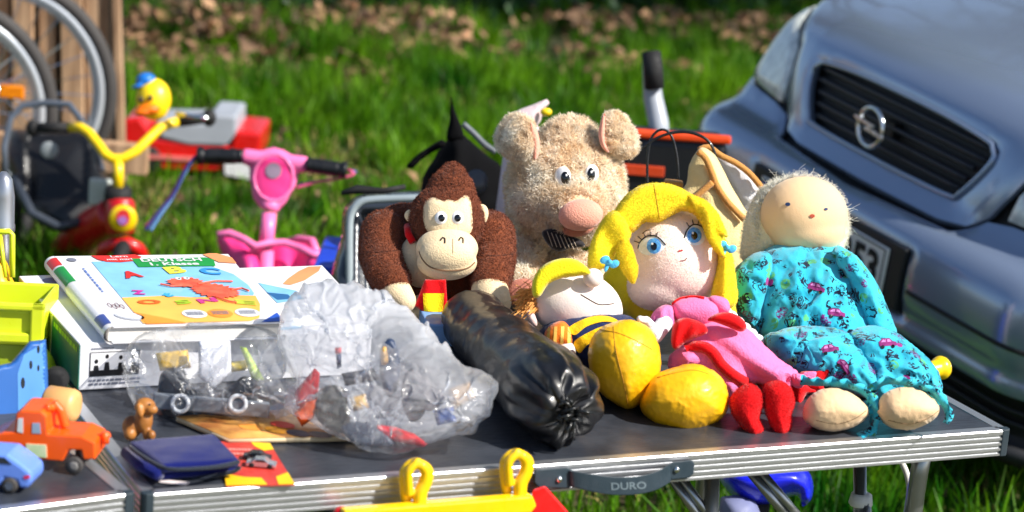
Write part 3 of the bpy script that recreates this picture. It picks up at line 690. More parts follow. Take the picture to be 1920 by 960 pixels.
for x, y in ((1049, 899), (1269, 881)): MB().ell(onf(x, y, .011), (.0042, 0, 0), (0, .003, 0), (0, 0, .0042)).build('rivet', CHR, t1, True)

# ================================================================== yellow rack hooked over the front edge, red piece on it
hk = thing('hook_bar', 'yellow toy bar hooked over the front edge of the table by two hooks', 'toy rack', onf(860, 940, .02))
YP = plastic('hook_yellow', (250, 200, 10), .3, coat=.3)
br = MB(); br.prism(Fr(onf(640, 975, .03), onf(1005, 936, .03)-onf(640, 975, .03)), [(0, -.009), (.243, -.009), (.25, 0), (.243, .014), (0, .014)], -.008, .008); br.build('bar', YP, hk, bevel=.003)
for cx, cy in ((779, 890), (967, 872)):
    P = cr([(cx-17, cy+52), (cx-20, cy+20), (cx-19, cy-8), (cx, cy-22), (cx+18, cy-10), (cx+17, cy+12), (cx+7, cy+35), (cx+6, cy+64)], 5, False)
    m = MB(); m.tube([onf(x, y, .016+.012*(1 if x > cx else 0)) for x, y in P], .0068, 12)
    m.tube([onf(x+7, y+1, .026) for x, y in P[3:]], .0055, 10); m.blend('hook', YP, hk, .0016, 3)
m = MB(); pl = [(998, 918), (1022, 910), (1068, 962), (1020, 985), (996, 972)]
m.add([onf(x, y, .012) for x, y in pl]+[onf(x, y, .032) for x, y in pl], [(4, 3, 2, 1, 0), (5, 6, 7, 8, 9)]+[(i, (i+1) % 5, 5+(i+1) % 5, 5+i) for i in range(5)]); m.build('red_bracket', RED, hk, bevel=.003)
m = MB(); m.ell(onf(642, 962, .02), (.011, 0, 0), (0, .01, 0), (0, 0, .008)); m.build('red_knob', RED, hk, True)

# blue plastic ride-on under the table
bl = thing('toy_ride_on', 'glossy blue ride-on toy under the table, its yellow handle sticking out at the right', 'toy', T(1440, 1150, 0))
DB = 3.9
inflate([(1350, 890), (1380, 870), (1440, 862), (1490, 868), (1516, 884), (1525, 912), (1520, 938), (1505, 950), (1497, 930), (1470, 934), (1430, 948), (1390, 940), (1360, 915)], DB, .09, 8, back=.5).build('shell', plastic('royal_blue', (26, 36, 224), .25, coat=.5), bl, True)
inflate([(1348, 950), (1365, 930), (1400, 932), (1425, 960), (1450, 1100), (1350, 1100)], DB-.05, .05, 8).build('cushion', plastic('grey_blue', (116, 122, 160), .6), bl, True)
MB().tube([W(1410, 940, DB), (lambda p: Vector((p.x, p.y, .03)))(W(1410, 940, DB))], .03, 12).build('post', BLKM, bl, True)

# ================================================================== parked silver car
q = (2.1906, 1.9323, -1.5453, 0.071, -0.0407)
CM = Matrix.Rotation(q[2], 3, 'Z') @ Matrix.Rotation(q[3], 3, 'Y') @ Matrix.Rotation(q[4], 3, 'X')
CO = Vector((q[0], q[1], 0))
def C_(u, n, z): return CO + CM @ Vector((u, -n, z))
car = thing('parked_car', 'silver blue parked car at the right with a round lightning emblem on its grille', 'car', C_(0, -.9, 0))
PAINT = mat('car_paint', (148, 164, 190), 0.24, metal=0.55, var=0.03, coat=0.9, vs=2)
DARK = mat('car_dark', (12, 12, 14), 0.6); TRIM = mat('car_trim', (26, 28, 32), 0.55)
PR = [(-1.15, 1.03), (-.95, 1.0), (-.7, .975), (-.45, .94), (-.25, .90), (-.12, .86), (-.055, .815), (-.03, .775), (-.012, .72), (.0, .66), (.008, .61), (.03, .585), (.075, .565), (.105, .53), (.115, .47), (.112, .41), (.10, .375), (.108, .36), (.108, .33), (.085, .30), (.07, .25), (.10, .225), (.095, .20), (.04, .17)]
PRs = cr(PR, .012, False); sl_ = np.concatenate([[0], np.cumsum(np.linalg.norm(np.diff(PRs, axis=0), axis=1))])
def s_of_z(z): return float(np.interp(-z, -PRs[:, 1], sl_))
def s_of_n(n): k = PRs[:, 1] > .8; return float(np.interp(n, PRs[k, 0], sl_[k]))
def S_(u, s, off=0.0):
    n = float(np.interp(s, sl_, PRs[:, 0])); z = float(np.interp(s, sl_, PRs[:, 1])); au = abs(u)
    hood = min(1, max(0, (z-.6)/.25)); low = 1-hood
    n -= (.10*u*u)*low + (.16*u*u+.12*max(0, au-.4))*hood; n -= .42*(max(0, au-.60)/.27)**2.3
    z -= hood*(.05*u*u + .16*max(0, au-.62)); z -= low*.03*u*u
    if off:
        n2 = float(np.interp(s+.01, sl_, PRs[:, 0])); z2 = float(np.interp(s+.01, sl_, PRs[:, 1])); n1 = float(np.interp(s-.01, sl_, PRs[:, 0])); z1 = float(np.interp(s-.01, sl_, PRs[:, 1]))
        t = Vector((n2-n1, z2-z1)).normalized(); n += off*(-t.y); z += off*t.x
    return C_(u, n, z)
def patch(name, polys, m, parent, off=0, step=.02, smooth=True, curve=False, thick=.012, holes=()):
    out = (cr(polys, step) if curve else lines(polys, step)); hs = [cr(h_, step*.7) for h_ in holes]
    vv, fs, D = fill(out, step, hs); mb = MB()
    e = np.clip(D/.010, 0, 1); nb = len(vv)            # rolled edge towards the seam
    mb.add([S_(a, b, off-(1-math.sqrt(max(0, 1-(1-k)**2)))*.006) for (a, b), k in zip(vv, e)], fs)
    for L in [out]+hs:
        n = len(L); ring = [S_(a, b, off-.006) for a, b in L]+[S_(a, b, off-thick-.006) for a, b in L]
        mb.add(ring, [(i, (i+1) % n, n+(i+1) % n, n+i) for i in range(n)])
    o = mb.build(name, m, parent, smooth); return o
SZ = s_of_z; 
s0 = 0.0
gr = [(-.345, SZ(.765)), (-.15, SZ(.778)), (.15, SZ(.778)), (.345, SZ(.765)), (.368, SZ(.745)), (.355, SZ(.70)), (.31, SZ(.635)), (.27, SZ(.622)), (0, SZ(.618)), (-.27, SZ(.622)), (-.31, SZ(.635)), (-.355, SZ(.70)), (-.368, SZ(.745))]
gr = [(a*.955, SZ(.70)+(b-SZ(.70))*.95) for a, b in gr]
hood = [(-.70, s0), (.70, s0), (.72, SZ(.93)), (.66, SZ(.865)), (.56, SZ(.825)), (.47, SZ(.77)), (.435, SZ(.69)), (.40, SZ(.625)), (.355, SZ(.593)), (.28, SZ(.584)), (0, SZ(.582)), (-.28, SZ(.584)), (-.355, SZ(.593)), (-.40, SZ(.625)), (-.435, SZ(.69)), (-.47, SZ(.77)), (-.56, SZ(.825)), (-.66, SZ(.865)), (-.72, SZ(.93))]
patch('hood', hood, PAINT, car, holes=[gr], step=.018)
# raised rib lines of the hood are part of the pressing; bumper with number plate recess
bump = [(-.40, SZ(.615)), (-.34, SZ(.578)), (0, SZ(.568)), (.34, SZ(.578)), (.40, SZ(.615)), (.47, SZ(.628)), (.86, SZ(.655)), (.86, SZ(.335)), (-.86, SZ(.335)), (-.86, SZ(.655)), (-.47, SZ(.628))]
rec = lines([(-.315, SZ(.515)), (.315, SZ(.515)), (.315, SZ(.375)), (-.315, SZ(.375))], .02)
rec = [tuple(p) for p in rec]
intake = [(-.50, SZ(.33)), (.50, SZ(.33)), (.56, SZ(.30)), (.52, SZ(.245)), (-.52, SZ(.245)), (-.56, SZ(.30))]
patch('bumper', bump, PAINT, car, holes=[rec], step=.018)
patch('lower_spoiler', [(.86, SZ(.238)), (.86, SZ(.18)), (-.86, SZ(.18)), (-.86, SZ(.238)), (-.3, SZ(.232)), (.3, SZ(.232))], TRIM, car, step=.02)
patch('air_intake', [(.86, SZ(.322)), (.86, SZ(.246)), (-.86, SZ(.246)), (-.86, SZ(.322))], DARK, car, off=-.025, step=.03)
for zz in (.295, .268): MB().tube([S_(-.84+1.68*i/40, SZ(zz), -.010) for i in range(41)], .005, 8).build('intake_bar', TRIM, car, True)
for s in (-1, 1): MB().tube([S_(s*(.335+.51*i/20), SZ(.435), -.001) for i in range(21)], .0055, 8).build('bumper_seam', DARK, car, True)
for s in (-1, 1):                                     # fenders and headlamps
    fen = [(s*.745, s0), (s*.86, s0), (s*.87, SZ(.86)), (s*.86, SZ(.668)), (s*.80, SZ(.665)), (s*.80, SZ(.80)), (s*.755, SZ(.855)), (s*.735, SZ(.93))]
    patch('fender', fen if s > 0 else fen[::-1], PAINT, car, step=.018)
    hl = [(s*.448, SZ(.635)), (s*.50, SZ(.638)), (s*.785, SZ(.668)), (s*.79, SZ(.80)), (s*.745, SZ(.85)), (s*.665, SZ(.855)), (s*.575, SZ(.815)), (s*.485, SZ(.76)), (s*.452, SZ(.69))]
    hl = hl if s > 0 else hl[::-1]
    lens = mat('lamp_glass', (214, 220, 216), 0.15, var=.25, vs=40, coat=1, spec=.8, bump=.8, bs=25)
    L_ = patch('headlight', hl, lens, car, off=-.002, step=.016, thick=.02); 
    for uu, zz in ():
        c0 = S_(s*uu, SZ(zz), .001); nn_ = (S_(s*uu, SZ(zz), .02)-c0).normalized()
        MB().lathe(c0, nn_, [(0, .052), (.002, .05), (.003, .035), (.0035, .012)]).build('reflector', CHR, L_, True)
# dark backing so that gaps read as gaps
bkp = [(-.85, s0), (.85, s0), (.85, SZ(.18)), (-.85, SZ(.18))]
vv, fs, D = fill(lines(bkp, .04), .04); m = MB(); m.add([S_(a, b, -.03) for a, b in vv], fs); m.build('body_shell', DARK, car, True)
m = MB()                                              # grille bars
for z in (.752, .726, .70, .674, .648):
    k = .330-.42*(.765-z)*(1 if z < .72 else .3)
    pts = [S_(k*(-1+2*i/20), SZ(z), -.012) for i in range(21)]; m.tube(pts, .0058, 8)
m.build('grille', mat('grille_black', (30, 32, 40), .4), car, True)
m = MB(); P = cr(gr, .02); m.tube([S_(a, b, -.001) for a, b in P], .006, 8, True); m.build('grille_surround', PAINT, car, True)
e0 = C_(0, .02, .695); eu, en, ez = CM@Vector((1, 0, 0)), CM@Vector((0, -1, 0)), CM@Vector((0, 0, 1)); em = MB()
em.tube([e0+eu*math.cos(t)*.043*1.06+ez*math.sin(t)*.043 for t in [2*math.pi*k/40 for k in range(40)]], .0055, 10, True)
EFr = Fr(e0, eu, -en, ez)
em.prism(EFr, [(-.058, .014), (-.058, .006), (.012, .006), (-.012, -.004), (.058, -.014), (.058, -.006), (.010, -.003), (.020, .012)], -.007, .002)
em2 = MB(); em2.prism(EFr, [(-.060, .013), (.018, .013), (.0, .0), (.060, -.005), (.060, -.013), (-.018, -.013), (.0, .0), (-.060, .005)], -.007, .003)
em3 = MB(); em3.tube([e0+eu*math.cos(t)*.046+ez*math.sin(t)*.043+en*.012 for t in [2*math.pi*k/40 for k in range(40)]], .0052, 10, True)
E_ = em3.build('emblem', CHR, car, True)
Z = MB(); f = Fr(e0+en*.012, eu, -en, ez)
Z.prism(f, [(-.060, .013), (.022, .009), (.004, -.001), (.060, -.006), (.060, -.014), (-.022, -.009), (-.004, .001), (-.060, .006)], -.006, .004); Z.build('emblem_bolt', CHR, E_, bevel=.001)
MB().box(Fr(C_(0, -.015, .69), eu, -en, ez), -.02, .02, 0, .02, -.02, .02).build('emblem_mount', DARK, car)
# number plate
fp = Fr(C_(0, .108, .445), eu, -en, ez)
MB().box(fp, -.31, .31, .0, .03, -.068, .072).build('plate_recess', TRIM, car, bevel=.004)
plate = MB().box(fp, -.26, .26, -.006, -.0005, -.055, .055).build('number_plate', plastic('plate_white', (236, 238, 234), .35), car, bevel=.002)
bm_ = MB()
for (a, b, c_, d_) in ((-.252, .252, .0485, .0515), (-.252, .252, -.0515, -.0485), (.249, .252, -.0515, .0515), (-.252, -.249, -.0515, .0515)): bm_.box(fp, a, b, -.0075, -.0062, c_, d_)
bm_.build('plate_border', BLKM, plate)
MB().box(fp, -.248, -.208, -.0078, -.0064, -.048, .048).build('country_strip', plastic('eu_blue', (10, 20, 160), .4), plate)
lettering('253', lambda x, y: fp(x+.160, -.0078, y), .150, .076, 'plate_number', BLKM, plate, .035)

# mirror-side body: doors, cabin, glass, wheels (outside the frame)
GL = mat('car_glass', (20, 26, 32), .05, coat=1)
def CF(u): return Fr(C_(u, 0, 0), CM@Vector((0, 1, 0)), -eu, ez)   # x backwards, z up
side = [(.42, .22), (.42, .62), (.30, .90), (1.15, 1.0), (1.25, 1.02), (3.9, 1.02), (4.1, .8), (4.1, .25)]
MB().prism(CF(0), side, -.84, .84).build('side_body', PAINT, car, bevel=.03)
MB().prism(CF(0), [(1.12, 1.0), (1.75, 1.40), (3.2, 1.40), (3.9, 1.02)], -.70, .70).build('cabin', PAINT, car, bevel=.06)
MB().prism(CF(0), [(1.10, 1.012), (1.16, 1.01), (1.74, 1.375), (1.68, 1.385)], -.66, .66).build('windscreen', GL, car, bevel=.004)
for s in (-1, 1):
    MB().prism(CF(s*.705), [(1.35, 1.05), (1.82, 1.35), (3.1, 1.35), (3.6, 1.05)], -.01, .01).build('side_window', GL, car)
    for x in (.82, 3.4):
        f = CF(s*.80); wl = MB().lathe(f(x, -.0, .31)+eu*(-.1 if s > 0 else -.1), eu, [(0, .2), (.01, .305), (.19, .305), (.2, .2)]).build('wheel', RUB, car, True)
        MB().lathe(f(x, 0, .31)+eu*(.095*s), eu*s, [(0, .19), (.012, .19), (.016, .05)]).build('rim', ALU, wl, True)

# ================================================================== things on the grass behind the toys
bx_ = thing('plastic_crate', 'black crate with an orange rim standing in the grass behind the plush pig', 'crate', T(1250, 430, 0))
BD = 5.0; f = Fr(W(1262, 245, BD), RH+FH*.05, FH); u = BD/FPX
MB().box(f, -100*u, 105*u, -.02, .10, -f.o.z, -10*u).build('body', mat('crate_black', (16, 18, 24), .4), bx_, bevel=.02)
MB().box(f, -104*u, 109*u, -.03, -.012, -14*u, 2*u).build('rim', plastic('orange_plastic', (226, 70, 14), .4), bx_, bevel=.005)
MB().box(f, -90*u, -10*u, -.028, -.02, -86*u, -66*u).build('stripe', plastic('orange_dull', (190, 60, 20), .4), bx_, bevel=.002)
hd_ = MB(); hd_.tube([f(-18*u, .06, -40*u), f(-25*u, .08, 0), f(-38*u, .12, 40*u), f(-46*u, .12, 85*u), f(-52*u, .12, 118*u)], [.022, .022, .021, .018, .016], 14); hd_.build('handle', plastic('silver_grey', (160, 166, 176), .35), bx_, True)
MB().tube([f(-38*u, .10, 62*u), f(-44*u, .10, 98*u), f(-50*u, .115, 126*u)], .021, 12).build('handle_grip', BLKM, bx_, True)

bk_ = thing('child_seat_shell', 'glossy dark grey moulded plastic seat behind the brown plush ape', 'child seat', T(720, 560, 0))
KD = 4.35
sh = inflate([(640, 560), (640, 440), (644, 395), (665, 370), (700, 362), (800, 358), (860, 365), (890, 400), (900, 560)], KD+.05, .05, 8, back=.6, ty=-.0003, R=26,
        fold=lambda x, y: -.045*min(1, max(0, min((x-672)/14, (y-392)/14, 1)))); sh.build('shell', mat('shell_grey', (48, 54, 64), .22, coat=.5, var=.1), bk_, True)
MB().tube([W(x, y, KD-.012) for x, y in cr([(655, 560), (655, 440), (659, 400), (675, 380), (705, 374), (800, 371)], 8, False)], .007, 10).build('rim', plastic('rim_light', (150, 162, 168), .25, coat=.5), bk_, True)
f = Fr(W(760, 560, KD+.1), RH, FH); MB().box(f, -.12, .12, -.04, .1, -f.o.z, .0).build('base', BLKM, bk_, bevel=.01)
MB().tube([W(640, 362, KD+.06), W(670, 355, KD+.07), W(720, 358, KD+.06), W(760, 350, KD+.06)], [.004, .009, .006, .005], 8).build('strap', BLKM, bk_, True)

bgk = thing('black_bag', 'limp black fabric bag with a pointed strap end lying behind the ape and the pig', 'bag', T(860, 430, 0))
CL = mat('black_cloth', (9, 9, 11), .95, bump=.4, bs=300, spec=.1)
inflate([(790, 350), (812, 300), (832, 270), (850, 252), (864, 250), (880, 262), (912, 290), (940, 312), (958, 345), (970, 400), (960, 500), (850, 520), (800, 480)], 4.7, .10, 8, fold=lambda x, y: .02*nz(x, y, 1, .03)).build('body', CL, bgk, True)
inflate([(838, 262), (843, 225), (846, 182), (852, 205), (866, 240), (868, 262)], 4.66, .012, 4).build('strap_end', CL, bgk, True)
inflate([(762, 312), (780, 292), (800, 278), (828, 262), (835, 272), (812, 285), (790, 300), (775, 315)], 4.62, .014, 4).build('strap', CL, bgk, True)
MB().tube([W(x, y, 4.57) for x, y in cr([(868, 232), (888, 250), (910, 272), (930, 285)], 6, False)], [.006]*len(cr([(868, 232), (888, 250), (910, 272), (930, 285)], 6, False)), 8).build('piping', plastic('pipe_grey', (92, 98, 104), .5), bgk, True)
MB().lathe(W(893, 348, 4.5), Fv*-1+Vector((0, 0, .5)), [(0, .018), (.01, .022), (.03, .02), (.032, .01)]).build('buckle', plastic('buckle', (72, 72, 76), .35), bgk, True)
f = Fr(W(880, 500, 4.75), RH, FH); 
MB().box(f, -.09, .12, -.02, .16, -f.o.z, .02).build('bottom', CL, bgk, bevel=.03)

pt = thing('soft_toy', 'pale pink pointed toy ear with a yellow dot behind the head of the plush pig', 'toy', T(1000, 420, 0))
inflate([(955, 225), (970, 208), (1000, 196), (1026, 186), (1030, 193), (1018, 208), (1012, 230), (990, 245), (960, 245)], 4.4, .03, 5).build('ear', fabric('pale_pink', (226, 200, 202)), pt, True)
MB().E(1024, 210, 4.37, 11, 8, 8).build('dot', YEL, pt, True)
MB().tube([W(980, 240, 4.42), W(985, 420, 4.5), (lambda p: Vector((p.x, p.y, 0)))(W(985, 420, 4.5))], [.03, .06, .07], 12).build('body', fabric('pale_pink', (226, 200, 202)), pt, True)
# yellow handle at the right, behind the table
yh = bl
hy = MB(); a, b = W(1735, 697, 3.75), W(1778, 686, 3.78); hy.lathe(a, b-a, [(-.03, .014), (.02, .014), (.026, .0155), (.030, .018), (.036, .019), (.042, .0165), (.044, .006)]); hy.build('push_handle', YEL, yh, True)
MB().tube([a, W(1640, 726, 3.8), W(1540, 790, 3.85), W(1470, 895, 3.9)], .010, 10).build('push_rod', YEL, yh, True)
# silver flask at the far left
fl = thing('steel_bottle', 'grey metal bottle cut off by the left edge of the picture', 'bottle', T(-2, 560, .7))
fb = T(2, 590, .70); dfl = dep(fb)
MB().lathe(fb+RH*-.002, (0, 0, 1), [(0, .016), (.12, .0165), (.122, .0175), (.13, .0175), (.132, .0165), (.17, .016), (.195, .012), (.205, .004)], 40).build('body', mat('steel', (176, 180, 190), .3, metal=.8), fl, True)
# ================================================================== plush ape
BR = fabric('brown_plush', (110, 56, 32), bump=.9, sheen=.35, col2=(130, 68, 40), vs=60); CRM = fabric('cream_velour', (232, 208, 168), var=.05)
SKN = fabric('doll_skin', (240, 196, 160), var=.03); WHT = plastic('bead_white', (240, 240, 240), .2, coat=.6); BEAD = plastic('bead_black', (8, 8, 10), .12, coat=.8)
REDF = fabric('red_felt', (214, 10, 18)); YELF = fabric('yellow_felt', (250, 206, 20))
ape = thing('plush_ape', 'brown plush ape with cream muzzle and red neck scarf sitting beside the pig', 'soft toy', T(830, 590, .7))
A0 = 3.50
b = MB()
b.E(838, 418, A0, 72, 74, 66); b.E(845, 368, A0+.01, 46, 52, 46); b.E(850, 340, A0+.015, 27, 36, 28, 8); b.E(836, 455, A0+.01, 66, 50, 55)
ahd = b.blend('head', BR, ape, .003, 8)
b = MB(); b.E(825, 500, A0+.06, 88, 82, 70); b.E(760, 430, A0+.075, 60, 48, 50); b.E(895, 440, A0+.075, 52, 48, 50); b.E(850, 560, A0+.07, 80, 50, 60)
b.limb((722, 440, A0+.03, 47), (716, 478, A0+.005, 43), (724, 512, A0-.03, 38), (738, 528, A0-.045, 33)); b.limb((918, 442, A0+.03, 48), (925, 480, A0+.005, 42), (924, 515, A0-.03, 38), (918, 530, A0-.04, 35))
bod = b.blend('body', BR, ape, .003, 5)
b = MB(); b.E(792, 488, A0+.0, 46, 52, 40); b.build('belly', CRM, ape, True)
b = MB(); b.E(838, 466, A0-.045, 59, 40, 38); b.E(838, 492, A0-.05, 57, 34, 36); b.E(838, 478, A0-.06, 52, 34, 32); mz = b.blend('muzzle', CRM, ape, .002, 5)
tm = bvh(mz, ahd)
fc = [(800, 432), (793, 405), (797, 378), (812, 370), (830, 376), (842, 374), (856, 376), (872, 366), (882, 374), (886, 402), (884, 434), (862, 444), (820, 444)]
vv, fs, D = fill(cr(fc, 4), 4); T1 = bvh(ahd); m = MB(); m.add([hit(T1, x, y, .001+.006*min(1, dd/9))[0] for (x, y), dd in zip(vv, D)], fs); FP = m.build('face', CRM, ape, True); tf = bvh(FP, mz)
for x, rx in ((827, 12), (857, 12)):
    p, n = hit(tf, x, 409, -.002); e = MB().ell(p, Rv*rx*A0/FPX, Uv*13*A0/FPX, -Fv*.006).build('eye', WHT, ape, True)
    MB().ell(p-Fv*.0045+Rv*.0008, Rv*6.5*A0/FPX, Uv*7*A0/FPX, -Fv*.0025).build('pupil', BEAD, e, True)
for cx, cy, rx, ry, an in ((779, 406, 21, 15, -12), (899, 405, 16, 23, -20)):
    m = MB(); m.E(cx, cy, A0-.005, rx, ry, 9, an); e = m.build('ear', CRM, ape, True)
    te = bvh(e); stitch(te, oval(cx, cy+1, rx*.5, ry*.55, -an, 10), .0007, .0002, 3, True).build('seam', BR, e)
DKT = mat('dark_thread', (40, 26, 20), .8)
m = stitch(tm, [(786, 472), (792, 486), (806, 500), (830, 507), (856, 507), (878, 502), (890, 492)], .0011, .0004); m.build('mouth_seam', mat('thread_tan', (120, 88, 60), .8), ape)
stitch(tm, [(849, 448), (849, 475)], .0005, .0001).build('muzzle_seam', mat('thread_tan', (120, 88, 60), .8), ape)
for x in (830, 864): stitch(tm, [(x-4, 451), (x, 445), (x+4, 447), (x+4, 456)], .0011, .0005).build('nostril', DKT, ape)
for c in ([(672, 478), (700, 474), (745, 470)], [(888, 478), (925, 480), (962, 476)]):
    stitch(bvh(bod), c, .0009, .0).build('arm_seam', mat('brown_thread', (52, 24, 14), .9), ape)
stitch(T1, [(852, 312), (846, 345), (842, 372)], .0008, .0).build('head_seam', MATS['brown_thread'], ape)
m = MB(); m.limb((742, 545, A0-.05, 30), (760, 565, A0-.06, 22)); m.blend('hand', CRM, ape, .003, 4)
m = MB(); m.limb((918, 545, A0-.045, 36), (922, 566, A0-.05, 38)); m.E(890, 580, A0-.05, 20, 16); m.blend('hand', CRM, ape, .003, 4)
for x in (795, 872): MB().E(x, 575, A0-.03, 30, 24, 30).build('foot', CRM, ape, True)
sc1 = inflate([(796, 524), (836, 524), (839, 572), (816, 602), (778, 574)], A0-.065, .003, 4, sharp=True, fold=lambda x, y: .003*math.sin(x*.12)).build('scarf', REDF, ape, True)
MB().tube([W(x, y, d) for x, y, d in ((764, 424, A0-.01), (766, 440, A0-.025), (774, 454, A0-.03))], .0055, 10).build('scarf_band', REDF, ape, True)
decal(bvh(sc1), [(793, 550), (833, 550), (830, 585), (795, 584)], .001, 3, False).build('scarf_patch', YELF, ape)
fur(ahd, 26000, .0032, .0007, mat('brown_fibre', (122, 62, 36), .9, island=.25, sheen=.2), 'pile', ahd, curl=.8)
fur(bod, 45000, .0032, .0007, MATS['brown_fibre'], 'pile', bod, curl=.8)

# ================================================================== plush pig
pig = thing('plush_pig', 'curly beige plush pig with pink snout and a dark striped scarf, tallest of the toys', 'soft toy', T(1040, 570, .7))
G0 = 3.66; TAN = mat('beige_plush', (222, 190, 152), .95, bump=1.0, bs=300, col2=(238, 206, 168), vs=40)
FUR = mat('beige_fibre', (246, 224, 192), .85, col2=(255, 250, 238), vs=25, island=.16, trans=.4, spec=.25); PNK = fabric('snout_pink', (236, 164, 142), var=.06, sheen=.5)
b = MB(); b.E(1060, 345, G0, 106, 92, 96); b.E(1062, 376, G0-.01, 106, 78, 94); b.E(1080, 388, G0-.06, 56, 50, 60); b.E(1068, 282, G0, 58, 58, 64); b.E(1066, 310, G0, 84, 58, 80)
ph = b.blend('head', TAN, pig, .004, 8)
b = MB(); b.E(1036, 550, G0+.06, 84, 92, 75); b.limb((985, 465, G0, 34), (975, 520, G0-.04, 32), (985, 550, G0-.06, 28)); b.E(1090, 540, G0-.0, 60, 60, 60)
pb = b.blend('body', TAN, pig, .004, 6)
b = MB(); b.E(975, 530, G0-.07, 34, 34, 26); pf = b.build('foot', TAN, pig, True); MB().E(978, 548, G0-.095, 33, 26, 14, 10).build('sole', fabric('sole_pink', (186, 118, 100)), pf, True)
ears = []
for pl, th_ in (([(940, 280), (935, 255), (945, 232), (962, 216), (985, 214), (1002, 228), (1010, 260), (1008, 290), (992, 304), (965, 298)], 1), ([(1126, 240), (1130, 216), (1146, 208), (1166, 218), (1182, 242), (1192, 272), (1182, 292), (1156, 294), (1134, 282), (1124, 262)], -1)):
    _c = np.mean(pl, 0); pl = [tuple(_c+(np.array(p)-_c)*.92+np.array([-5*th_, 0])) for p in pl]
    e = inflate(pl, G0-.055 if th_ > 0 else G0-.035, .018, 5, tx=(-.0004*th_)).build('ear', TAN, pig, True); ears.append(e)
inflate([(994, 226), (1004, 238), (1012, 262), (1010, 290), (1000, 300), (998, 270), (992, 245)], G0-.072, .008, 3).build('ear_lining', PNK, ears[0], True)
inflate([(1134, 212), (1126, 228), (1122, 252), (1128, 276), (1142, 286), (1136, 262), (1136, 236)], G0-.056, .008, 3).build('ear_lining', PNK, ears[1], True)
b = MB(); b.E(1089, 403, G0-.115, 42, 30, 24, 6); sn = b.build('snout', PNK, pig, True); MB().E(1084, 428, G0-.085, 30, 16, 24, 8).build('mouth', fabric('mouth_pink', (190, 120, 96)), pig, True)
th = bvh(ph)
for cx, cy, rx, ry, an, px_ in ((1055, 331, 15, 19, 6, 5), (1110, 325, 13, 17, -10, -3)):
    p, n = hit(th, cx, cy, .005); k = G0/FPX; e = MB().ell(p, Rv*rx*k+Fv*(-.004 if px_ > 0 else .004), Uv*ry*k, -Fv*.0075).build('eye', WHT, pig, True)
    q = p+Rv*px_*k-Uv*2*k-Fv*.005; MB().ell(q, Rv*9*k, Uv*13*k, -Fv*.0045).build('pupil', BEAD, e, True)
    MB().ell(q-Fv*.0042+Rv*1.5*k+Uv*4*k, Rv*2*k, Uv*2.5*k, -Fv*.001).build('glint', WHT, e, True)
scf = inflate([(1016, 436), (1036, 428), (1060, 436), (1092, 452), (1096, 462), (1070, 466), (1048, 472), (1030, 462)], G0-.075, .010, 4).build('scarf', mat('scarf_dark', (34, 30, 34), .9, sheen=.3), pig, True)
ts = bvh(scf)
for i in range(7): stitch(ts, [(1026+i*8, 434+i*2.4), (1036+i*8, 462+i*1.1)], .0006, .0002).build('stripe', mat('thread_beige', (196, 180, 160), .8), scf)
knp = np.array([tuple(hit(th, 1055, 331, 0)[0]), tuple(hit(th, 1110, 325, 0)[0]), tuple(W(1089, 403, G0-.10))])
def keep(c):
    return (np.linalg.norm(c-knp[0], axis=1) > .017) & (np.linalg.norm(c-knp[1], axis=1) > .015) & (np.linalg.norm(c-knp[2], axis=1) > .030)
fur(ph, 60000, .0100, .00125, FUR, 'curly_fur', ph, droop=.25, curl=.75, keep=keep, clump=.85); fur(pb, 30000, .0095, .00125, FUR, 'curly_fur', pb, droop=.25, curl=.75, clump=.8)
for e in ears: fur(e, 13000, .007, .0012, FUR, 'curly_fur', e, droop=.25, curl=.75, clump=.8)
fur(pf, 5000, .009, .0012, FUR, 'curly_fur', pf, droop=.2, curl=.7, clump=.8)

# ================================================================== big headed boy doll
boy = thing('boy_doll', 'round headed boy doll in a navy and yellow jumper with two big yellow shoes', 'doll', T(1150, 780, .7))
B0 = 3.28; WSK = fabric('pale_skin', (236, 222, 216), var=.02, bump=.2); YSH = mat('shoe_yellow', (250, 186, 10), .42, var=.05, bump=.15, bs=500, coat=.15)
HYL = fabric('hair_yellow', (244, 226, 30)); NAV = fabric('navy_cloth', (28, 42, 84)); YST = fabric('jumper_yellow', (250, 196, 20))
b = MB(); b.E(1080, 572, B0+.01, 90, 66, 66, -16); bh = b.blend('head', WSK, boy, .003, 4); tb = bvh(bh)
b = MB(); b.E(1112, 521, B0-.035, 19, 18, 18, 10); b.build('nose', WSK, boy, True)
b = MB(); b.E(996, 594, B0-.015, 8, 20, 9, 28); b.build('ear', fabric('ear_pink', (232, 200, 192)), boy, True)
hr = inflate([(1000, 556), (998, 530), (1010, 505), (1032, 490), (1060, 484), (1086, 490), (1108, 512), (1082, 518), (1052, 522), (1028, 534), (1012, 556)], B0-.043, .014, 4, R=9).build('hair', HYL, boy, True)
ht = MB()
for i in range(260):
    x, y = 972+random.random()*30, 545+random.random()*38; p = W(x+14, y, B0-.01); q = W(x-6+random.gauss(0, 6), y+random.gauss(4, 8), B0-.02+random.gauss(0, .006)); ht.tube([p, (p+q)/2+Vector((0, 0, .003)), q], .0007, 4)
ht.build('hair_tuft', mat('tuft_tan', (226, 160, 84), .8, island=.2), boy)
MB().ell(hit(tb, 1061, 519, .0005)[0], Rv*.0042, Uv*.0028, -Fv*.0015).build('eye', BEAD, boy, True)
stitch(tb, [(1089, 552), (1104, 561), (1121, 570), (1136, 571), (1151, 569)], .0008, .0003).build('smile', DKT, boy)
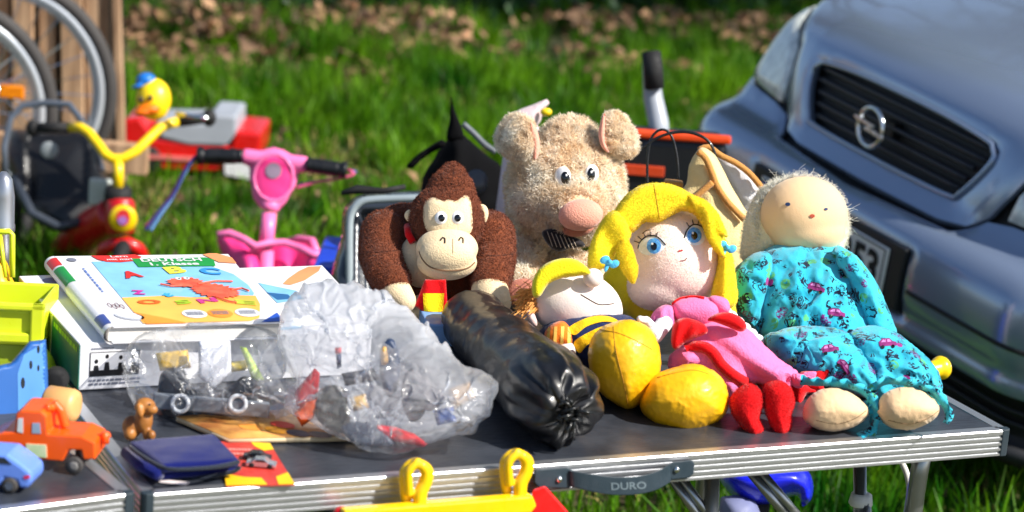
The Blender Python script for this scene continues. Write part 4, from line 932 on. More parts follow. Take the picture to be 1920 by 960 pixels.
tor = inflate([(1018, 622), (1036, 604), (1070, 590), (1112, 583), (1150, 590), (1190, 604), (1200, 660), (1170, 720), (1120, 720), (1085, 690), (1050, 660), (1026, 645)], B0-.0, .055, 5, fold=lambda x, y: .003*nz(x, y, 4, .05)).build('jumper', NAV, boy, True); crumple_film(tor, .002, 10, -.07, 2, 10, .1, .2, 4); tt = bvh(tor)
decal(tt, [(1065, 616), (1090, 600), (1118, 592), (1145, 594), (1160, 604), (1130, 603), (1100, 612), (1078, 628)], .0025, 4).build('stripe', YST, tor, True)
decal(tt, [(1076, 642), (1100, 625), (1130, 612), (1150, 612), (1128, 628), (1100, 648), (1086, 662)], .0025, 4).build('stripe', YST, tor, True)
slv = inflate([(1020, 645), (1022, 622), (1038, 606), (1058, 603), (1074, 625), (1072, 650), (1050, 652), (1030, 662)], B0-.045, .022, 4).build('sleeve', fabric('plaid_orange', (240, 120, 30)), boy, True); tsv = bvh(slv)
for i in range(4):
    decal(tsv, [(1026+i*13, 612), (1032+i*13, 612), (1030+i*13, 654), (1024+i*13, 656)], .0006, 3, False, fall=B0).build('check', mat('plaid_pale', (252, 196, 90), .9), slv)
inflate([(1028, 660), (1042, 646), (1066, 640), (1078, 650), (1080, 680), (1076, 706), (1062, 700), (1052, 676), (1036, 672)], B0-.05, .018, 4).build('hand', WSK, boy, True)
sh1 = inflate([(1108, 690), (1106, 655), (1118, 626), (1145, 608), (1180, 602), (1212, 614), (1230, 640), (1237, 680), (1228, 718), (1205, 748), (1178, 764), (1150, 752), (1122, 726)], B0-.10, .062, 5, fold=lambda x, y: .0015*nz(x, y, 2, .03)).build('shoe', YSH, boy, True); crumple_film(sh1, .002, 8, -.02, 4, 12, .1, .2, 11)
sh2 = inflate([(1203, 762), (1208, 735), (1226, 708), (1262, 692), (1300, 685), (1334, 696), (1356, 718), (1364, 752), (1358, 776), (1330, 796), (1290, 812), (1255, 804), (1222, 788)], B0-.12, .058, 5, fold=lambda x, y: .0015*nz(x, y, 7, .03)).build('shoe', YSH, boy, True); crumple_film(sh2, .002, 8, -.02, 4, 12, .1, .2, 12)
stitch(bvh(sh1), [(1125, 618), (1160, 625), (1195, 640), (1222, 655)], .0007, .0).build('seam', mat('thread_gold', (176, 120, 8), .8), sh1)
stitch(bvh(sh1), [(1150, 612), (1155, 660), (1170, 720), (1178, 762)], .0006, .0).build('seam', MATS['thread_gold'], sh1)
stitch(bvh(sh2), [(1232, 708), (1262, 700), (1300, 694), (1330, 702)], .0007, .0).build('seam', MATS['thread_gold'], sh2)
b = MB(); b.limb((1130, 700, B0-.02, 36), (1165, 690, B0-.08, 30)); b.limb((1150, 705, B0-.02, 36), (1230, 745, B0-.08, 30)); b.blend('trousers', NAV, boy, .004, 4)

# ================================================================== blond rag doll in the pink dress
rd = thing('rag_doll', 'blond cloth doll in a pink dress with a red sash and red shoes', 'doll', T(1400, 810, .7))
D0 = 3.36; FSK = fabric('face_skin', (250, 226, 214), var=.04, bump=.4, bs=500, sheen=.4); HY = fabric('felt_yellow', (255, 226, 40), bump=.6, sheen=.3); HYD = HY
PKF = fabric('dress_pink', (246, 120, 172), var=.06); WHF = fabric('white_cloth', (230, 226, 232), var=.03)
b = MB(); b.E(1262, 478, D0, 92, 92, 80); b.E(1240, 530, D0, 66, 52, 60, 15); b.E(1292, 500, D0, 66, 70, 60); fh = b.blend('head', FSK, rd, .003, 7)
bk2 = inflate([(1140, 500), (1130, 530), (1150, 570), (1180, 598), (1220, 608), (1300, 600), (1350, 600), (1382, 596), (1378, 560), (1368, 500), (1350, 440), (1200, 400)], D0+.06, .05, 6, fold=lambda x, y: .008*math.sin((x+y*.5)*.07)).build('back_hair', HYD, rd, True)
cap = inflate([(1186, 436), (1160, 432), (1148, 418), (1152, 396), (1170, 370), (1196, 350), (1228, 343), (1262, 347), (1290, 360), (1318, 378), (1340, 402), (1360, 436), (1352, 452), (1330, 440), (1312, 416), (1300, 401), (1278, 396), (1256, 406), (1236, 416), (1212, 416), (1200, 424)], D0-.042, .022, 5, R=14).build('fringe', HY, rd, True)
stitch(bvh(cap), [(1226, 346), (1232, 380), (1237, 412)], .0008, .0).build('parting_seam', mat('thread_ochre', (190, 140, 0), .8), cap)
inflate([(1103, 500), (1104, 470), (1116, 436), (1136, 404), (1156, 394), (1172, 404), (1184, 430), (1178, 452), (1158, 468), (1148, 488), (1134, 502), (1114, 506)], D0-.052, .018, 5, R=13, fold=lambda x, y: .003*math.sin(x*.09-y*.05)).build('side_lock', HY, rd, True)
inflate([(1156, 462), (1172, 446), (1184, 462), (1192, 486), (1196, 508), (1188, 532), (1172, 516), (1160, 494)], D0-.068, .010, 4).build('side_lock', HY, rd, True)
inflate([(1288, 366), (1320, 374), (1346, 400), (1362, 436), (1363, 446), (1352, 442), (1358, 470), (1362, 484), (1344, 474), (1328, 452), (1316, 420), (1300, 392)], D0-.058, .012, 4, fold=lambda x, y: .002*math.sin(x*.2)).build('side_lock', HY, rd, True)
inflate([(1346, 440), (1368, 462), (1378, 510), (1382, 565), (1360, 580), (1332, 572), (1338, 530), (1346, 490)], D0-.03, .02, 4, fold=lambda x, y: .002*math.sin(x*.2)).build('side_lock', HY, rd, True)
BLD = fabric('clip_blue', (80, 178, 226)); 
for c, rx, ry, dd in (((1143, 491), 20, 18, .085), ((1363, 463), 16, 20, .06)): 
    m = MB(); m.E(c[0]-9, c[1]-4, D0-dd, 10, 7.5, 5, 25); m.E(c[0]+9, c[1]+4, D0-dd, 10, 7.5, 5, 25); m.E(c[0], c[1], D0-dd-.003, 4.5, 5, 5); m.E(c[0]-6, c[1]+11, D0-dd, 4, 9, 3, -20); m.blend('hair_bow', BLD, rd, .001, 1)
tfh = bvh(fh)
IRIS = mat('iris_blue', (30, 120, 230), .4, col2=(120, 200, 250), vs=300); LSH = mat('lash_thread', (18, 16, 30), .8)
for cx, cy, rx, ry, ix, an in ((1222, 461, 26, 17, 4, -12), (1304, 441, 20, 19, -2, 10)):
    e = decal(tfh, oval(cx, cy, rx, ry, an), .0008, 3).build('eye', mat('eye_white', (236, 240, 246), .7), rd, True)
    decal(tfh, oval(cx+ix, cy, 13.5, 14.5), .0016, 2).build('iris', IRIS, e, True); decal(tfh, oval(cx+ix, cy+1, 6, 7.5), .0022, 2).build('pupil', BEAD, e, True)
    decal(tfh, oval(cx+ix-3, cy-4, 2.3, 2.3, 0, 8), .0028, 1).build('glint', mat('eye_white', (236, 240, 246), .7), e, True)
    stitch(tfh, [(cx-rx, cy+5), (cx-rx*.85, cy-7), (cx-rx*.3, cy-ry-2), (cx+rx*.4, cy-ry), (cx+rx, cy-2)] if cx < 1250 else [(cx-rx, cy+4), (cx-rx*.8, cy-9), (cx-rx*.2, cy-ry-1), (cx+rx*.6, cy-ry+3), (cx+rx, cy)], .0009, .0012, 3).build('lash', LSH, e)
    for k in range(5):
        a_ = rad(200+k*22) if cx < 1250 else rad(235+k*24); x0, y0 = cx+rx*math.cos(a_), cy+ry*1.05*math.sin(a_); stitch(tfh, [(x0, y0), (x0+9*math.cos(a_), y0+9*math.sin(a_))], .0006, .001, 3).build('lash', LSH, e)
stitch(tfh, [(1204, 438), (1212, 432), (1221, 431)], .0005, .0005).build('brow', mat('thread_tan', (120, 88, 60), .8), rd)
stitch(tfh, [(1272, 471), (1280, 469)], .0011, .0005).build('nose', mat('thread_red', (190, 30, 40), .8), rd)
stitch(tfh, [(1276, 489), (1284, 488), (1288, 484)], .0007, .0005).build('mouth', mat('thread_plum', (110, 50, 60), .8), rd)
bo = inflate([(1262, 566), (1290, 556), (1320, 556), (1345, 566), (1352, 584), (1340, 606), (1310, 616), (1275, 606), (1258, 590)], D0-.07, .030, 4).build('bodice', PKF, rd, True)
stitch(bvh(bo), [(1262, 570), (1275, 561), (1300, 557), (1320, 560)], .0028, .0).build('collar', REDF, rd, True)
inflate([(1219, 604), (1226, 584), (1244, 572), (1262, 576), (1266, 598), (1262, 612), (1240, 610)], D0-.085, .016, 4, fold=lambda x, y: .002*math.sin(x*.3)).build('puff_sleeve', PKF, rd, True)
inflate([(1328, 560), (1340, 554), (1364, 562), (1368, 584), (1350, 588), (1336, 576)], D0-.075, .014, 4).build('puff_sleeve', PKF, rd, True)
b = MB(); b.limb((1246, 606, D0-.095, 16), (1228, 628, D0-.115, 17), (1212, 600, D0-.14, 8)); b.limb((1216, 604, D0-.13, 8), (1200, 598, D0-.15, 7)); b.blend('glove', WHF, rd, .002, 3)
b = MB(); b.limb((1346, 574, D0-.02, 14), (1420, 640, D0+.0, 14)); b.build('glove', WHF, rd, True)
def skf(x, y):
    k = (x-1330)*.6-(y-620)*.8; return .006*math.sin(k*.075)+.003*math.sin(k*.19+1)
sk_ = inflate([(1296, 622), (1328, 606), (1360, 606), (1398, 618), (1430, 648), (1465, 680), (1500, 700), (1524, 712), (1500, 728), (1478, 716), (1470, 735), (1440, 722), (1410, 716), (1372, 740), (1345, 720), (1310, 690), (1284, 700), (1258, 688), (1262, 665), (1284, 648)], D0-.09, .038, 5, ty=-.0002, fold=skf).build('skirt', PKF, rd, True)
crumple_film(sk_, .002, 9, -.05, 3, 12, .1, .2, 3); tsk = bvh(sk_)
def band(pts, w0, off, name, amp=.0):
    P = cr(pts, 5, False); vs = []; fs = []; n = len(P)
    for i, (x, y) in enumerate(P):
        t = P[min(i+1, n-1)]-P[max(i-1, 0)]; t = t/np.linalg.norm(t); nn = np.array([-t[1], t[0]]); h, _ = hit(tsk, x, y, off); dd = dep(h)
        for s in (-1, 0, 1): vs.append(W(x+nn[0]*s*w0, y+nn[1]*s*w0, dd-(.005+amp*math.sin(i*.5) if s == 0 else .001)))
        vs.append(W(x, y, dd+.003))
    for i in range(n-1):
        a, b_ = i*4, i*4+4
        fs += [(a, a+1, b_+1, b_), (a+1, a+2, b_+2, b_+1), (a+2, a+3, b_+3, b_+2), (a+3, a, b_, b_+3)]
    m = MB(); m.add(vs, fs); return m.build(name, REDF, sk_, True)
band([(1286, 655), (1300, 650), (1322, 652), (1338, 664), (1352, 684), (1372, 702), (1398, 718), (1424, 728), (1448, 732), (1474, 732)], 11, .004, 'hem_trim')
inflate([(1474, 706), (1486, 704), (1506, 714), (1520, 728), (1544, 736), (1516, 738), (1506, 752), (1512, 762), (1500, 768), (1486, 752), (1478, 735)], D0-.075, .012, 4, fold=lambda x, y: .004*math.sin(x*.16)).build('hem_trim', REDF, sk_, True)
inflate([(1500, 698), (1526, 694), (1552, 688), (1558, 692), (1556, 702), (1544, 716), (1545, 734), (1522, 728), (1502, 712)], D0-.07, .006, 4, fold=lambda x, y: .003*math.sin(x*.3)).build('hem_trim', REDF, sk_, True)
inflate([(1504, 700), (1524, 696), (1532, 700), (1524, 722), (1512, 716)], D0-.076, .003, 3).build('frill', PKF, sk_, True)
inflate([(1264, 606), (1282, 596), (1304, 600), (1322, 610), (1326, 624), (1304, 634), (1286, 642), (1266, 656), (1258, 640)], D0-.125, .014, 4, fold=lambda x, y: .003*math.sin(x*.2+y*.1)).build('sash', REDF, rd, True)
inflate([(1326, 600), (1344, 588), (1370, 586), (1392, 598), (1400, 614), (1388, 622), (1362, 612), (1340, 604)], D0-.122, .014, 4).build('sash', REDF, rd, True)
inflate([(1286, 680), (1298, 694), (1318, 694), (1350, 700), (1380, 722), (1376, 738), (1344, 712), (1300, 705), (1255, 712), (1258, 694)], D0-.05, .02, 5).build('petticoat', PKF, rd, True)
for pts in ([(1385, 728), (1408, 720), (1428, 736), (1431, 760), (1424, 784), (1432, 806), (1420, 824), (1404, 818), (1388, 798), (1372, 775), (1368, 750)], [(1436, 720), (1460, 714), (1482, 726), (1490, 752), (1484, 778), (1484, 800), (1474, 820), (1456, 818), (1446, 800), (1434, 770), (1430, 745)]):
    inflate(pts, TD(pts[8][0], 800)-.0, .028, 4).build('shoe', REDF, rd, True)
b = MB(); b.limb((1380, 700, D0-.06, 22), (1402, 745, 3.26, 24)); b.limb((1430, 700, D0-.06, 22), (1462, 740, 3.24, 24)); b.build('leg', REDF, rd, True)

# ================================================================== turquoise cloth baby doll
wd_ = thing('baby_doll', 'faceless looking cloth baby doll with wispy white hair in a turquoise printed suit', 'doll', T(1640, 810, .7))
V0 = 3.50; BSK = fabric('beige_skin', (236, 200, 156), var=.04, bump=.25, bs=600)
b = MB(); b.E(1507, 402, V0, 82, 72, 72); b.E(1512, 430, V0, 74, 50, 66); vh = b.blend('head', BSK, wd_, .003, 6); tv = bvh(vh)
hm_ = inflate([(1392, 488), (1392, 440), (1404, 390), (1428, 352), (1462, 336), (1510, 332), (1552, 346), (1578, 374), (1590, 420), (1584, 458), (1560, 480), (1440, 500)], V0+.045, .055, 6).build('bonnet_hair', mat('hair_pale', (244, 232, 204), .9, sheen=.4, bump=.9, bs=300), wd_, True)
fur(hm_, 9000, .005, .0005, mat('pale_fibre', (255, 246, 224), .8, island=.12, trans=.35), 'hair', hm_, curl=.9, clump=.9)
hs = MB()
for i in range(2200):
    a_ = random.uniform(150, 390); a_ = rad(a_); r0 = random.uniform(.86, .98); x0, y0 = 1503+(86 if math.cos(a_) > 0 else 92)*math.cos(a_)*r0, 415+88*math.sin(a_)*r0
    if y0 > 470: continue
    L = random.uniform(3, 10)*(2.0 if random.random() < .06 else 1); a2 = a_+random.gauss(.9, .7); p = W(x0, y0, V0+random.uniform(-.01, .05))
    x1, y1 = x0+L*math.cos(a2), y0+L*math.sin(a2); x2, y2 = x1+L*.6*math.cos(a2+random.gauss(0, 1)), y1+L*.6*math.sin(a2+random.gauss(0, 1)); dq = V0+random.uniform(-.01, .05)
    hs.tube([p, W(x1, y1, dq), W(x2, y2, dq)], .00022, 3, cap=False)
hs.build('wisps', mat('wisp', (250, 246, 236), .6, trans=.3), hm_)
for k in range(0):
    y = 346+k*8; x = 1438-4*math.sin(k*.22); stitch(tv, [(x-3+max(0, 30-k*6), y), (x+9+max(0, 30-k*6), y+3)], .0009, .001).build('hair_stitch', mat('thread_cream', (250, 238, 210), .8), hm_)
for x, y, m_, r in ((1477, 383, 'eye_navy', 5), (1549, 392, 'eye_navy', 3.6), (1523, 405, 'mouth_rust', 5)):
    decal(tv, oval(x, y, r, r*.72, 0, 10), .0012, 2).build('eye' if m_ == 'eye_navy' else 'mouth', mat(m_, (34, 60, 104) if m_ == 'eye_navy' else (176, 74, 50), .8), wd_, True)
def suit_mat():
    m = mat('turquoise_print', (30, 160, 190), .9, col2=(70, 196, 216), vs=10, bump=.5, bs=900, sheen=.35, spec=.2); t = m.node_tree; n = t.nodes; L = t.links; b = n['Principled BSDF']
    src = b.inputs['Base Color'].links[0].from_socket; tc = n.new('ShaderNodeTexCoord'); cur = src
    def layer(scale, cell, thr, noise_s, col, cur, off):
        mp = n.new('ShaderNodeMapping'); mp.inputs['Location'].default_value = off; L.new(tc.outputs['Object'], mp.inputs[0])
        vo = n.new('ShaderNodeTexVoronoi'); vo.inputs['Scale'].default_value = scale; L.new(mp.outputs[0], vo.inputs['Vector'])
        lt = n.new('ShaderNodeMath'); lt.operation = 'LESS_THAN'; lt.inputs[1].default_value = cell; L.new(vo.outputs['Distance'], lt.inputs[0])
        wv = n.new('ShaderNodeTexNoise'); wv.inputs['Scale'].default_value = noise_s; wv.inputs['Detail'].default_value = 2.5; wv.inputs['Distortion'].default_value = 1.4; L.new(mp.outputs[0], wv.inputs['Vector'])
        sb = n.new('ShaderNodeMath'); sb.operation = 'SUBTRACT'; sb.inputs[1].default_value = .5; L.new(wv.outputs[0], sb.inputs[0]); ab = n.new('ShaderNodeMath'); ab.operation = 'ABSOLUTE'; L.new(sb.outputs[0], ab.inputs[0])
        l2 = n.new('ShaderNodeMath'); l2.operation = 'LESS_THAN'; l2.inputs[1].default_value = thr; L.new(ab.outputs[0], l2.inputs[0])
        mu = n.new('ShaderNodeMath'); mu.operation = 'MULTIPLY'; L.new(lt.outputs[0], mu.inputs[0]); L.new(l2.outputs[0], mu.inputs[1])
        mx = n.new('ShaderNodeMix'); mx.data_type = 'RGBA'; L.new(mu.outputs[0], mx.inputs[0]); L.new(cur, mx.inputs[6]); mx.inputs[7].default_value = lin(col); return mx.outputs[2]
    cur = layer(30, .24, .09, 80, (86, 178, 120), cur, (3, 1, 0))
    cur = layer(34, .40, .045, 62, (14, 26, 50), cur, (0, 0, 0)); cur = layer(44, .34, .036, 95, (14, 26, 50), cur, (5, 3, 2))
    cur = layer(20, .20, .07, 170, (110, 30, 110), cur, (9, 2, 6)); cur = layer(16, .10, 1, 100, (150, 50, 130), cur, (1, 8, 2))
    L.new(cur, b.inputs['Base Color']); return m
SU = suit_mat()
def wr(s1, s2, a=.006):
    cz = creases(int(s1*1000+a*9000), (1370, 450, 1790, 810), 90, a*1.1, 8, 18, 40, 130)
    return lambda x, y: .35*cz(x, y) + .5*a*(nz(x*s1, y*s2, 3, 1)+.5*nz(x*s1*2.3, y*s2*2.3, 8, 1)) + a*.7*(1-abs(nz(x*s1*1.3+9, y*s2*1.3, 5, 1))*3)
to = inflate([(1432, 474), (1460, 458), (1500, 453), (1545, 455), (1580, 466), (1612, 490), (1628, 540), (1640, 600), (1630, 650), (1590, 672), (1520, 672), (1450, 650), (1422, 610), (1412, 560), (1408, 510)], V0-.02, .085, 5, ty=-.0003, fold=wr(.018, .026, .010)).build('suit_body', SU, wd_, True); crumple_film(to, .003, 13, -.09, 3.5, 12, .2, .2, 5)
crumple_film(inflate([(1430, 472), (1446, 480), (1450, 520), (1436, 560), (1432, 600), (1424, 640), (1400, 600), (1384, 590), (1376, 548), (1378, 508), (1400, 486)], V0-.05, .04, 5, fold=wr(.03, .03, .008)).build('sleeve', SU, wd_, True), .003, 13, -.10, 3.5, 12, .2, .2, 7)
crumple_film(inflate([(1570, 466), (1606, 486), (1636, 520), (1660, 570), (1676, 612), (1680, 626), (1650, 636), (1630, 624), (1612, 580), (1592, 530), (1574, 500)], V0-.055, .04, 5, fold=wr(.03, .02, .009)).build('sleeve', SU, wd_, True), .003, 13, -.10, 3.5, 12, .2, .2, 7)
crumple_film(inflate([(1440, 640), (1480, 618), (1530, 614), (1580, 622), (1612, 650), (1640, 690), (1644, 730), (1622, 744), (1580, 728), (1540, 718), (1500, 704), (1460, 676)], V0-.14, .065, 5, ty=-.0004, fold=wr(.02, .02, .010)).build('suit_leg', SU, wd_, True), .003, 13, -.10, 3.5, 12, .2, .2, 7)
crumple_film(inflate([(1590, 630), (1630, 612), (1672, 622), (1706, 646), (1738, 676), (1754, 708), (1750, 742), (1720, 736), (1680, 734), (1650, 748), (1622, 720), (1604, 680)], V0-.13, .06, 5, ty=-.0004, fold=wr(.02, .02, .009)).build('suit_leg', SU, wd_, True), .003, 13, -.10, 3.5, 12, .2, .2, 7)
def ruffle(pts, d0, d1, w_px, name='ruffle'):
    P = cr(pts, 2.2, False); n = len(P); vs = []; fs = []
    for i, (x, y) in enumerate(P):
        t = P[min(i+1, n-1)]-P[max(i-1, 0)]; t = t/np.linalg.norm(t); nn = np.array([-t[1], t[0]]); dd = d0+(d1-d0)*i/n; q = math.sin(i*.55)+.5*math.sin(i*.23+1)
        a = W(x, y, dd); b_ = W(x+nn[0]*w_px*(1+.18*q), y+nn[1]*w_px*(1+.18*q), dd-.010+.008*q); vs += [a, (a+b_)/2-Fv*(.003+.003*q), b_, b_+Fv*.0015, (a+b_)/2-Fv*(.001+.003*q), a+Fv*.0015]
    for i in range(n-1):
        for k in range(6): fs.append((i*6+k, i*6+(k+1) % 6, i*6+6+(k+1) % 6, i*6+6+k))
    m = MB(); m.add(vs, fs); return m.build(name, SU, wd_, True)
l0 = TD(1560, 806); 
ruffle([(1500, 722), (1530, 724), (1570, 726), (1606, 734), (1628, 752), (1636, 776), (1630, 800), (1606, 812)], l0+.02, l0-.01, -16)
ruffle([(1650, 790), (1640, 765), (1640, 740), (1660, 722), (1700, 724), (1736, 736), (1758, 752), (1772, 776), (1768, 792)], l0+.02, l0-.01, -15)
crumple_film(inflate([(1600, 800), (1625, 770), (1640, 740), (1655, 760), (1650, 795), (1625, 806)], l0+.02, .02, 4, fold=wr(.05, .05, .004)).build('suit_leg', SU, wd_, True), .003, 13, -.10, 3.5, 12, .2, .2, 7)
crumple_film(inflate([(1740, 700), (1758, 716), (1764, 745), (1780, 764), (1772, 792), (1750, 785), (1742, 745)], l0+.02, .012, 4, fold=wr(.06, .03, .004)).build('suit_leg', SU, wd_, True), .003, 13, -.10, 3.5, 12, .2, .2, 7)
for c, pts in ((1568, [(1509, 782), (1514, 755), (1530, 738), (1560, 730), (1592, 738), (1616, 756), (1627, 772), (1614, 790), (1590, 802), (1558, 807), (1528, 800)]), (1704, [(1648, 776), (1652, 750), (1672, 734), (1704, 729), (1736, 740), (1760, 764), (1752, 782), (1730, 796), (1700, 804), (1668, 798)])):
    f_ = inflate(pts, l0-.0+.0, .042, 5).build('foot', BSK, wd_, True); crumple_film(f_, .002, 8, -.03, 3, 12, .1, .2, 13)
    stitch(bvh(f_), [(c-38, 788), (c, 795), (c+34, 785), (c+56, 770)], .0005, .0).build('foot_seam', mat('thread_tan', (120, 88, 60), .8), f_)
# cars printed on the suit
tto = bvh(*[o for o in wd_.children if o.name.startswith('suit')])
VIO = mat('print_plum', (120, 26, 100), .85); PNKP = mat('print_pink', (190, 120, 180), .85)
for x, y, an in ((1568, 588, 6), (1664, 644, -4), (1556, 655, -10), (1530, 540, 12), (1582, 688, 50), (1650, 596, 60)):
    c, s = math.cos(rad(an)), math.sin(rad(an)); R_ = lambda pts: [(x+(a*c-b*s), y+(a*s+b*c)) for a, b in pts]
    o_ = decal(tto, R_([(-15, 4), (-16, -4), (-9, -10), (4, -10), (10, -4), (17, -2), (17, 5)]), .0012, 3, False).build('print', VIO, to)
    decal(tto, R_([(-12, -3), (-8, -8), (-3, -8), (-3, -3)]), .0018, 3, False).build('print_window', PNKP, o_); decal(tto, R_([(0, -3), (0, -8), (4, -8), (8, -3)]), .0018, 3, False).build('print_window', PNKP, o_)
    for k in (-9, 10): decal(tto, R_(oval(k, 6, 3.6, 3.6, 0, 8)), .002, 2).build('print_wheel', BEAD, o_)

for o_, n_ in ((fh, 7000), (cap, 9000)):
    fur(o_, n_, .0016, .0005, mat('fuzz_'+('skin' if o_ is fh else 'yellow'), (255, 236, 228) if o_ is fh else (255, 228, 60), .9, island=.1, trans=.4), 'fuzz', o_, curl=.9)
for o_ in [c for c in rd.children if c.name.startswith(('side_lock', 'shoe'))]:
    sh_ = o_.name.startswith('shoe'); fur(o_, 5000, .0016, .0005, mat('fuzz_red', (220, 16, 22), .9, island=.1, trans=.2) if sh_ else MATS['fuzz_yellow'], 'fuzz', o_, curl=.9)
# ================================================================== black drawstring roll
VIN = mat('black_vinyl', (17, 17, 20), .42, var=.3, vs=8, coat=.2, bump=.35, bs=60)
rl = thing('black_roll_bag', 'shiny black vinyl drawstring bag rolled tight beside the boy doll', 'bag', T(1000, 830, .7))
pa, pb_ = W(884, 598, 3.40), T(1055, 850, .70)+Vector((0, 0, .056)); axr = (pb_-pa)
n = 56; seg = 80; vs = []; fs = []; a1_ = axr.normalized(); s1_ = a1_.cross(Vector((0, 0, 1))).normalized(); s2_ = s1_.cross(a1_)
for i in range(n):
    t = i/(n-1); c = pa+axr*t
    r = .042+.016*t
    if t > .80: r *= math.sqrt(max(.0, 1-((t-.80)/.205)**2))**.9
    if t < .03: r *= .96
    for k in range(seg):
        q = 2*math.pi*k/seg
        w_k = .0025*nz(q*1.5, t*9, 2)+.0018*math.sin(t*16+math.sin(q)*2)*.4+.0022*nz(q*2.5, t*22, 5)
        pl = max(0, (t-.60)/.40); w_k += pl*.022*(.35-abs(nz(q*1.0+3, math.cos(q)*2.2+t*1.5, 4+math.sin(q)*2.2))*1.0)*min(1, r/.03)+pl*.004*math.sin(q*9+3*math.sin(q*2.3+t*3))
        rr = max(.004, r+w_k); vs.append(c+(s1_*math.cos(q)*1.0+s2_*math.sin(q)*.94)*rr)
for i in range(n-1):
    for k in range(seg): fs.append((i*seg+k, i*seg+(k+1) % seg, (i+1)*seg+(k+1) % seg, (i+1)*seg+k))
m = MB(); m.add(vs, fs+[tuple(range(seg-1, -1, -1)), tuple((n-1)*seg+k for k in range(seg))]); crumple_film(m.build('bag', VIN, rl, True), .003, 11, -.06, 1.2, 10, .1, .2, 6)
kn = MB(); kc = pb_+a1_*.006
rr_ = random.Random(4)
for i in range(26):
    a_ = rr_.random()*6.283; L = rr_.uniform(.012, .030); d_ = (s1_*math.cos(a_)+s2_*math.sin(a_)*.9+a1_*rr_.uniform(.0, .7)-Vector((0, 0, .25))).normalized(); p = kc+Vector((rr_.gauss(0, .006), rr_.gauss(0, .006), rr_.gauss(0, .006)))
    q1 = p+d_*L*.5+a1_*.008; q2 = p+d_*L+Vector((0, 0, -.006)); q2.z = max(q2.z, .703); q1.z = max(q1.z, .703); kn.tube([p, q1, q2], [.0028, .0024, .0015], 6)
kn.build('drawstring', mat('cord_black', (18, 20, 20), .35, coat=.3), rl, True)
for x, y in ((903, 578),): MB().ell(W(x, y, 3.33), (.003, 0, .002), (0, .002, 0), (0, 0, .0012)).build('price_tag', plastic('white_plastic', (226, 226, 230)), rl, True)

# ================================================================== big game box, books
P_ = lambda c, f=.35, **k: plastic(c, f, **k)
WHC = mat('card_white', (228, 228, 232), .38, var=.02, coat=.15); ORC = mat('card_orange', (250, 150, 50), .4); BLC = mat('card_sky', (130, 190, 226), .4, var=.1, vs=30)
GRC = mat('card_grey', (120, 124, 140), .5); DKC = mat('card_black', (24, 24, 28), .5); GNC = mat('card_green', (22, 146, 60), .4); RDC = mat('card_red', (214, 36, 28), .4); SND = mat('card_sand', (248, 184, 84), .4)
FL = T(148, 731, .70); zt = .062; TLp = T(35, 518, .70+zt); ttop = T(150, 646, .70+zt)
gb = thing('game_box', 'large white learning game box with a green side, lying under the open book', 'box', FL)
yv = TLp-ttop; yv.z = 0; Ly = yv.length; GF = Fr(Vector((ttop.x, ttop.y, .7005)), Vector((yv.y, -yv.x, 0))); Lx = .40
print('box', Ly, ttop, dep(ttop))
B_ = MB().box(GF, 0, Lx, 0, Ly, 0, zt).build('carton', WHC, gb, bevel=.0015)
MB().box(GF, -.0006, .0006, 0, Ly*.42, .001, zt-.002).build('side_label', mat('card_teal', (14, 92, 96), .4, col2=(20, 120, 90), vs=30), gb); MB().box(GF, -.0006, .0006, Ly*.44, Ly*.985, .001, zt-.002).build('side_label', mat('card_olive', (176, 196, 60), .4), gb)
for i in range(7): MB().box(GF, -.0011, -.0004, Ly*(.52), Ly*(.80), zt-.020-i*.005, zt-.0185-i*.005).build('print_line', GRC, gb)
MB().box(GF, -.0011, -.0004, Ly*.5, Ly*.84, zt-.014, zt-.006).build('print_line', DKC, gb)
dashes(lambda x, y: GF(-.0012, Ly*.20-x, zt-.010+y), .12, .012, 1, 'side_print', mat('lime_print', (150, 210, 60), .4), gb)
gt = lambda x, y, o=.0006: GF(x, y, zt+o)
def art(fmap, pts, m, parent, name, smooth=True, o=.0006, th=.0, step=None):
    B = cr(pts, step or .004) if smooth else lines(pts, 1); vv = [fmap(a, b, o) for a, b in B]; n = len(vv)
    me = bpy.data.meshes.new(name); V2, f2, D2 = fill(np.array(B), .02) if smooth else (None, None, None)
    if smooth: me.from_pydata([fmap(a, b, o) for a, b in V2], [], f2)
    else: me.from_pydata(vv, [], [tuple(range(n))])
    me.update(); return link(name, me, m, parent, False)
art(gt, oval(.045, Ly-.03, .020, .014), mat('logo_grey', (112, 112, 150), .5), gb, 'logo'); 
dashes(lambda x, y: gt(.062+y, Ly*.60-x), .15, .007, 1, 'top_print', mat('print_blue', (90, 120, 190), .5), gb)
for i in range(5): art(gt, oval(.055+i*.013, Ly*.30-(i % 2)*.01, .005, .010), mat('logo_grey', (112, 112, 150), .5), gb, 'icon')
art(gt, [(.05, Ly*.16), (.10, Ly*.12), (.26, Ly*.02), (.20, Ly*.015), (.09, Ly*.09)], ORC, gb, 'finger_print'); art(gt, [(.09, Ly*.12), (.16, Ly*.06), (.3, Ly*.06), (.3, Ly*.2)], BLC, gb, 'picture')
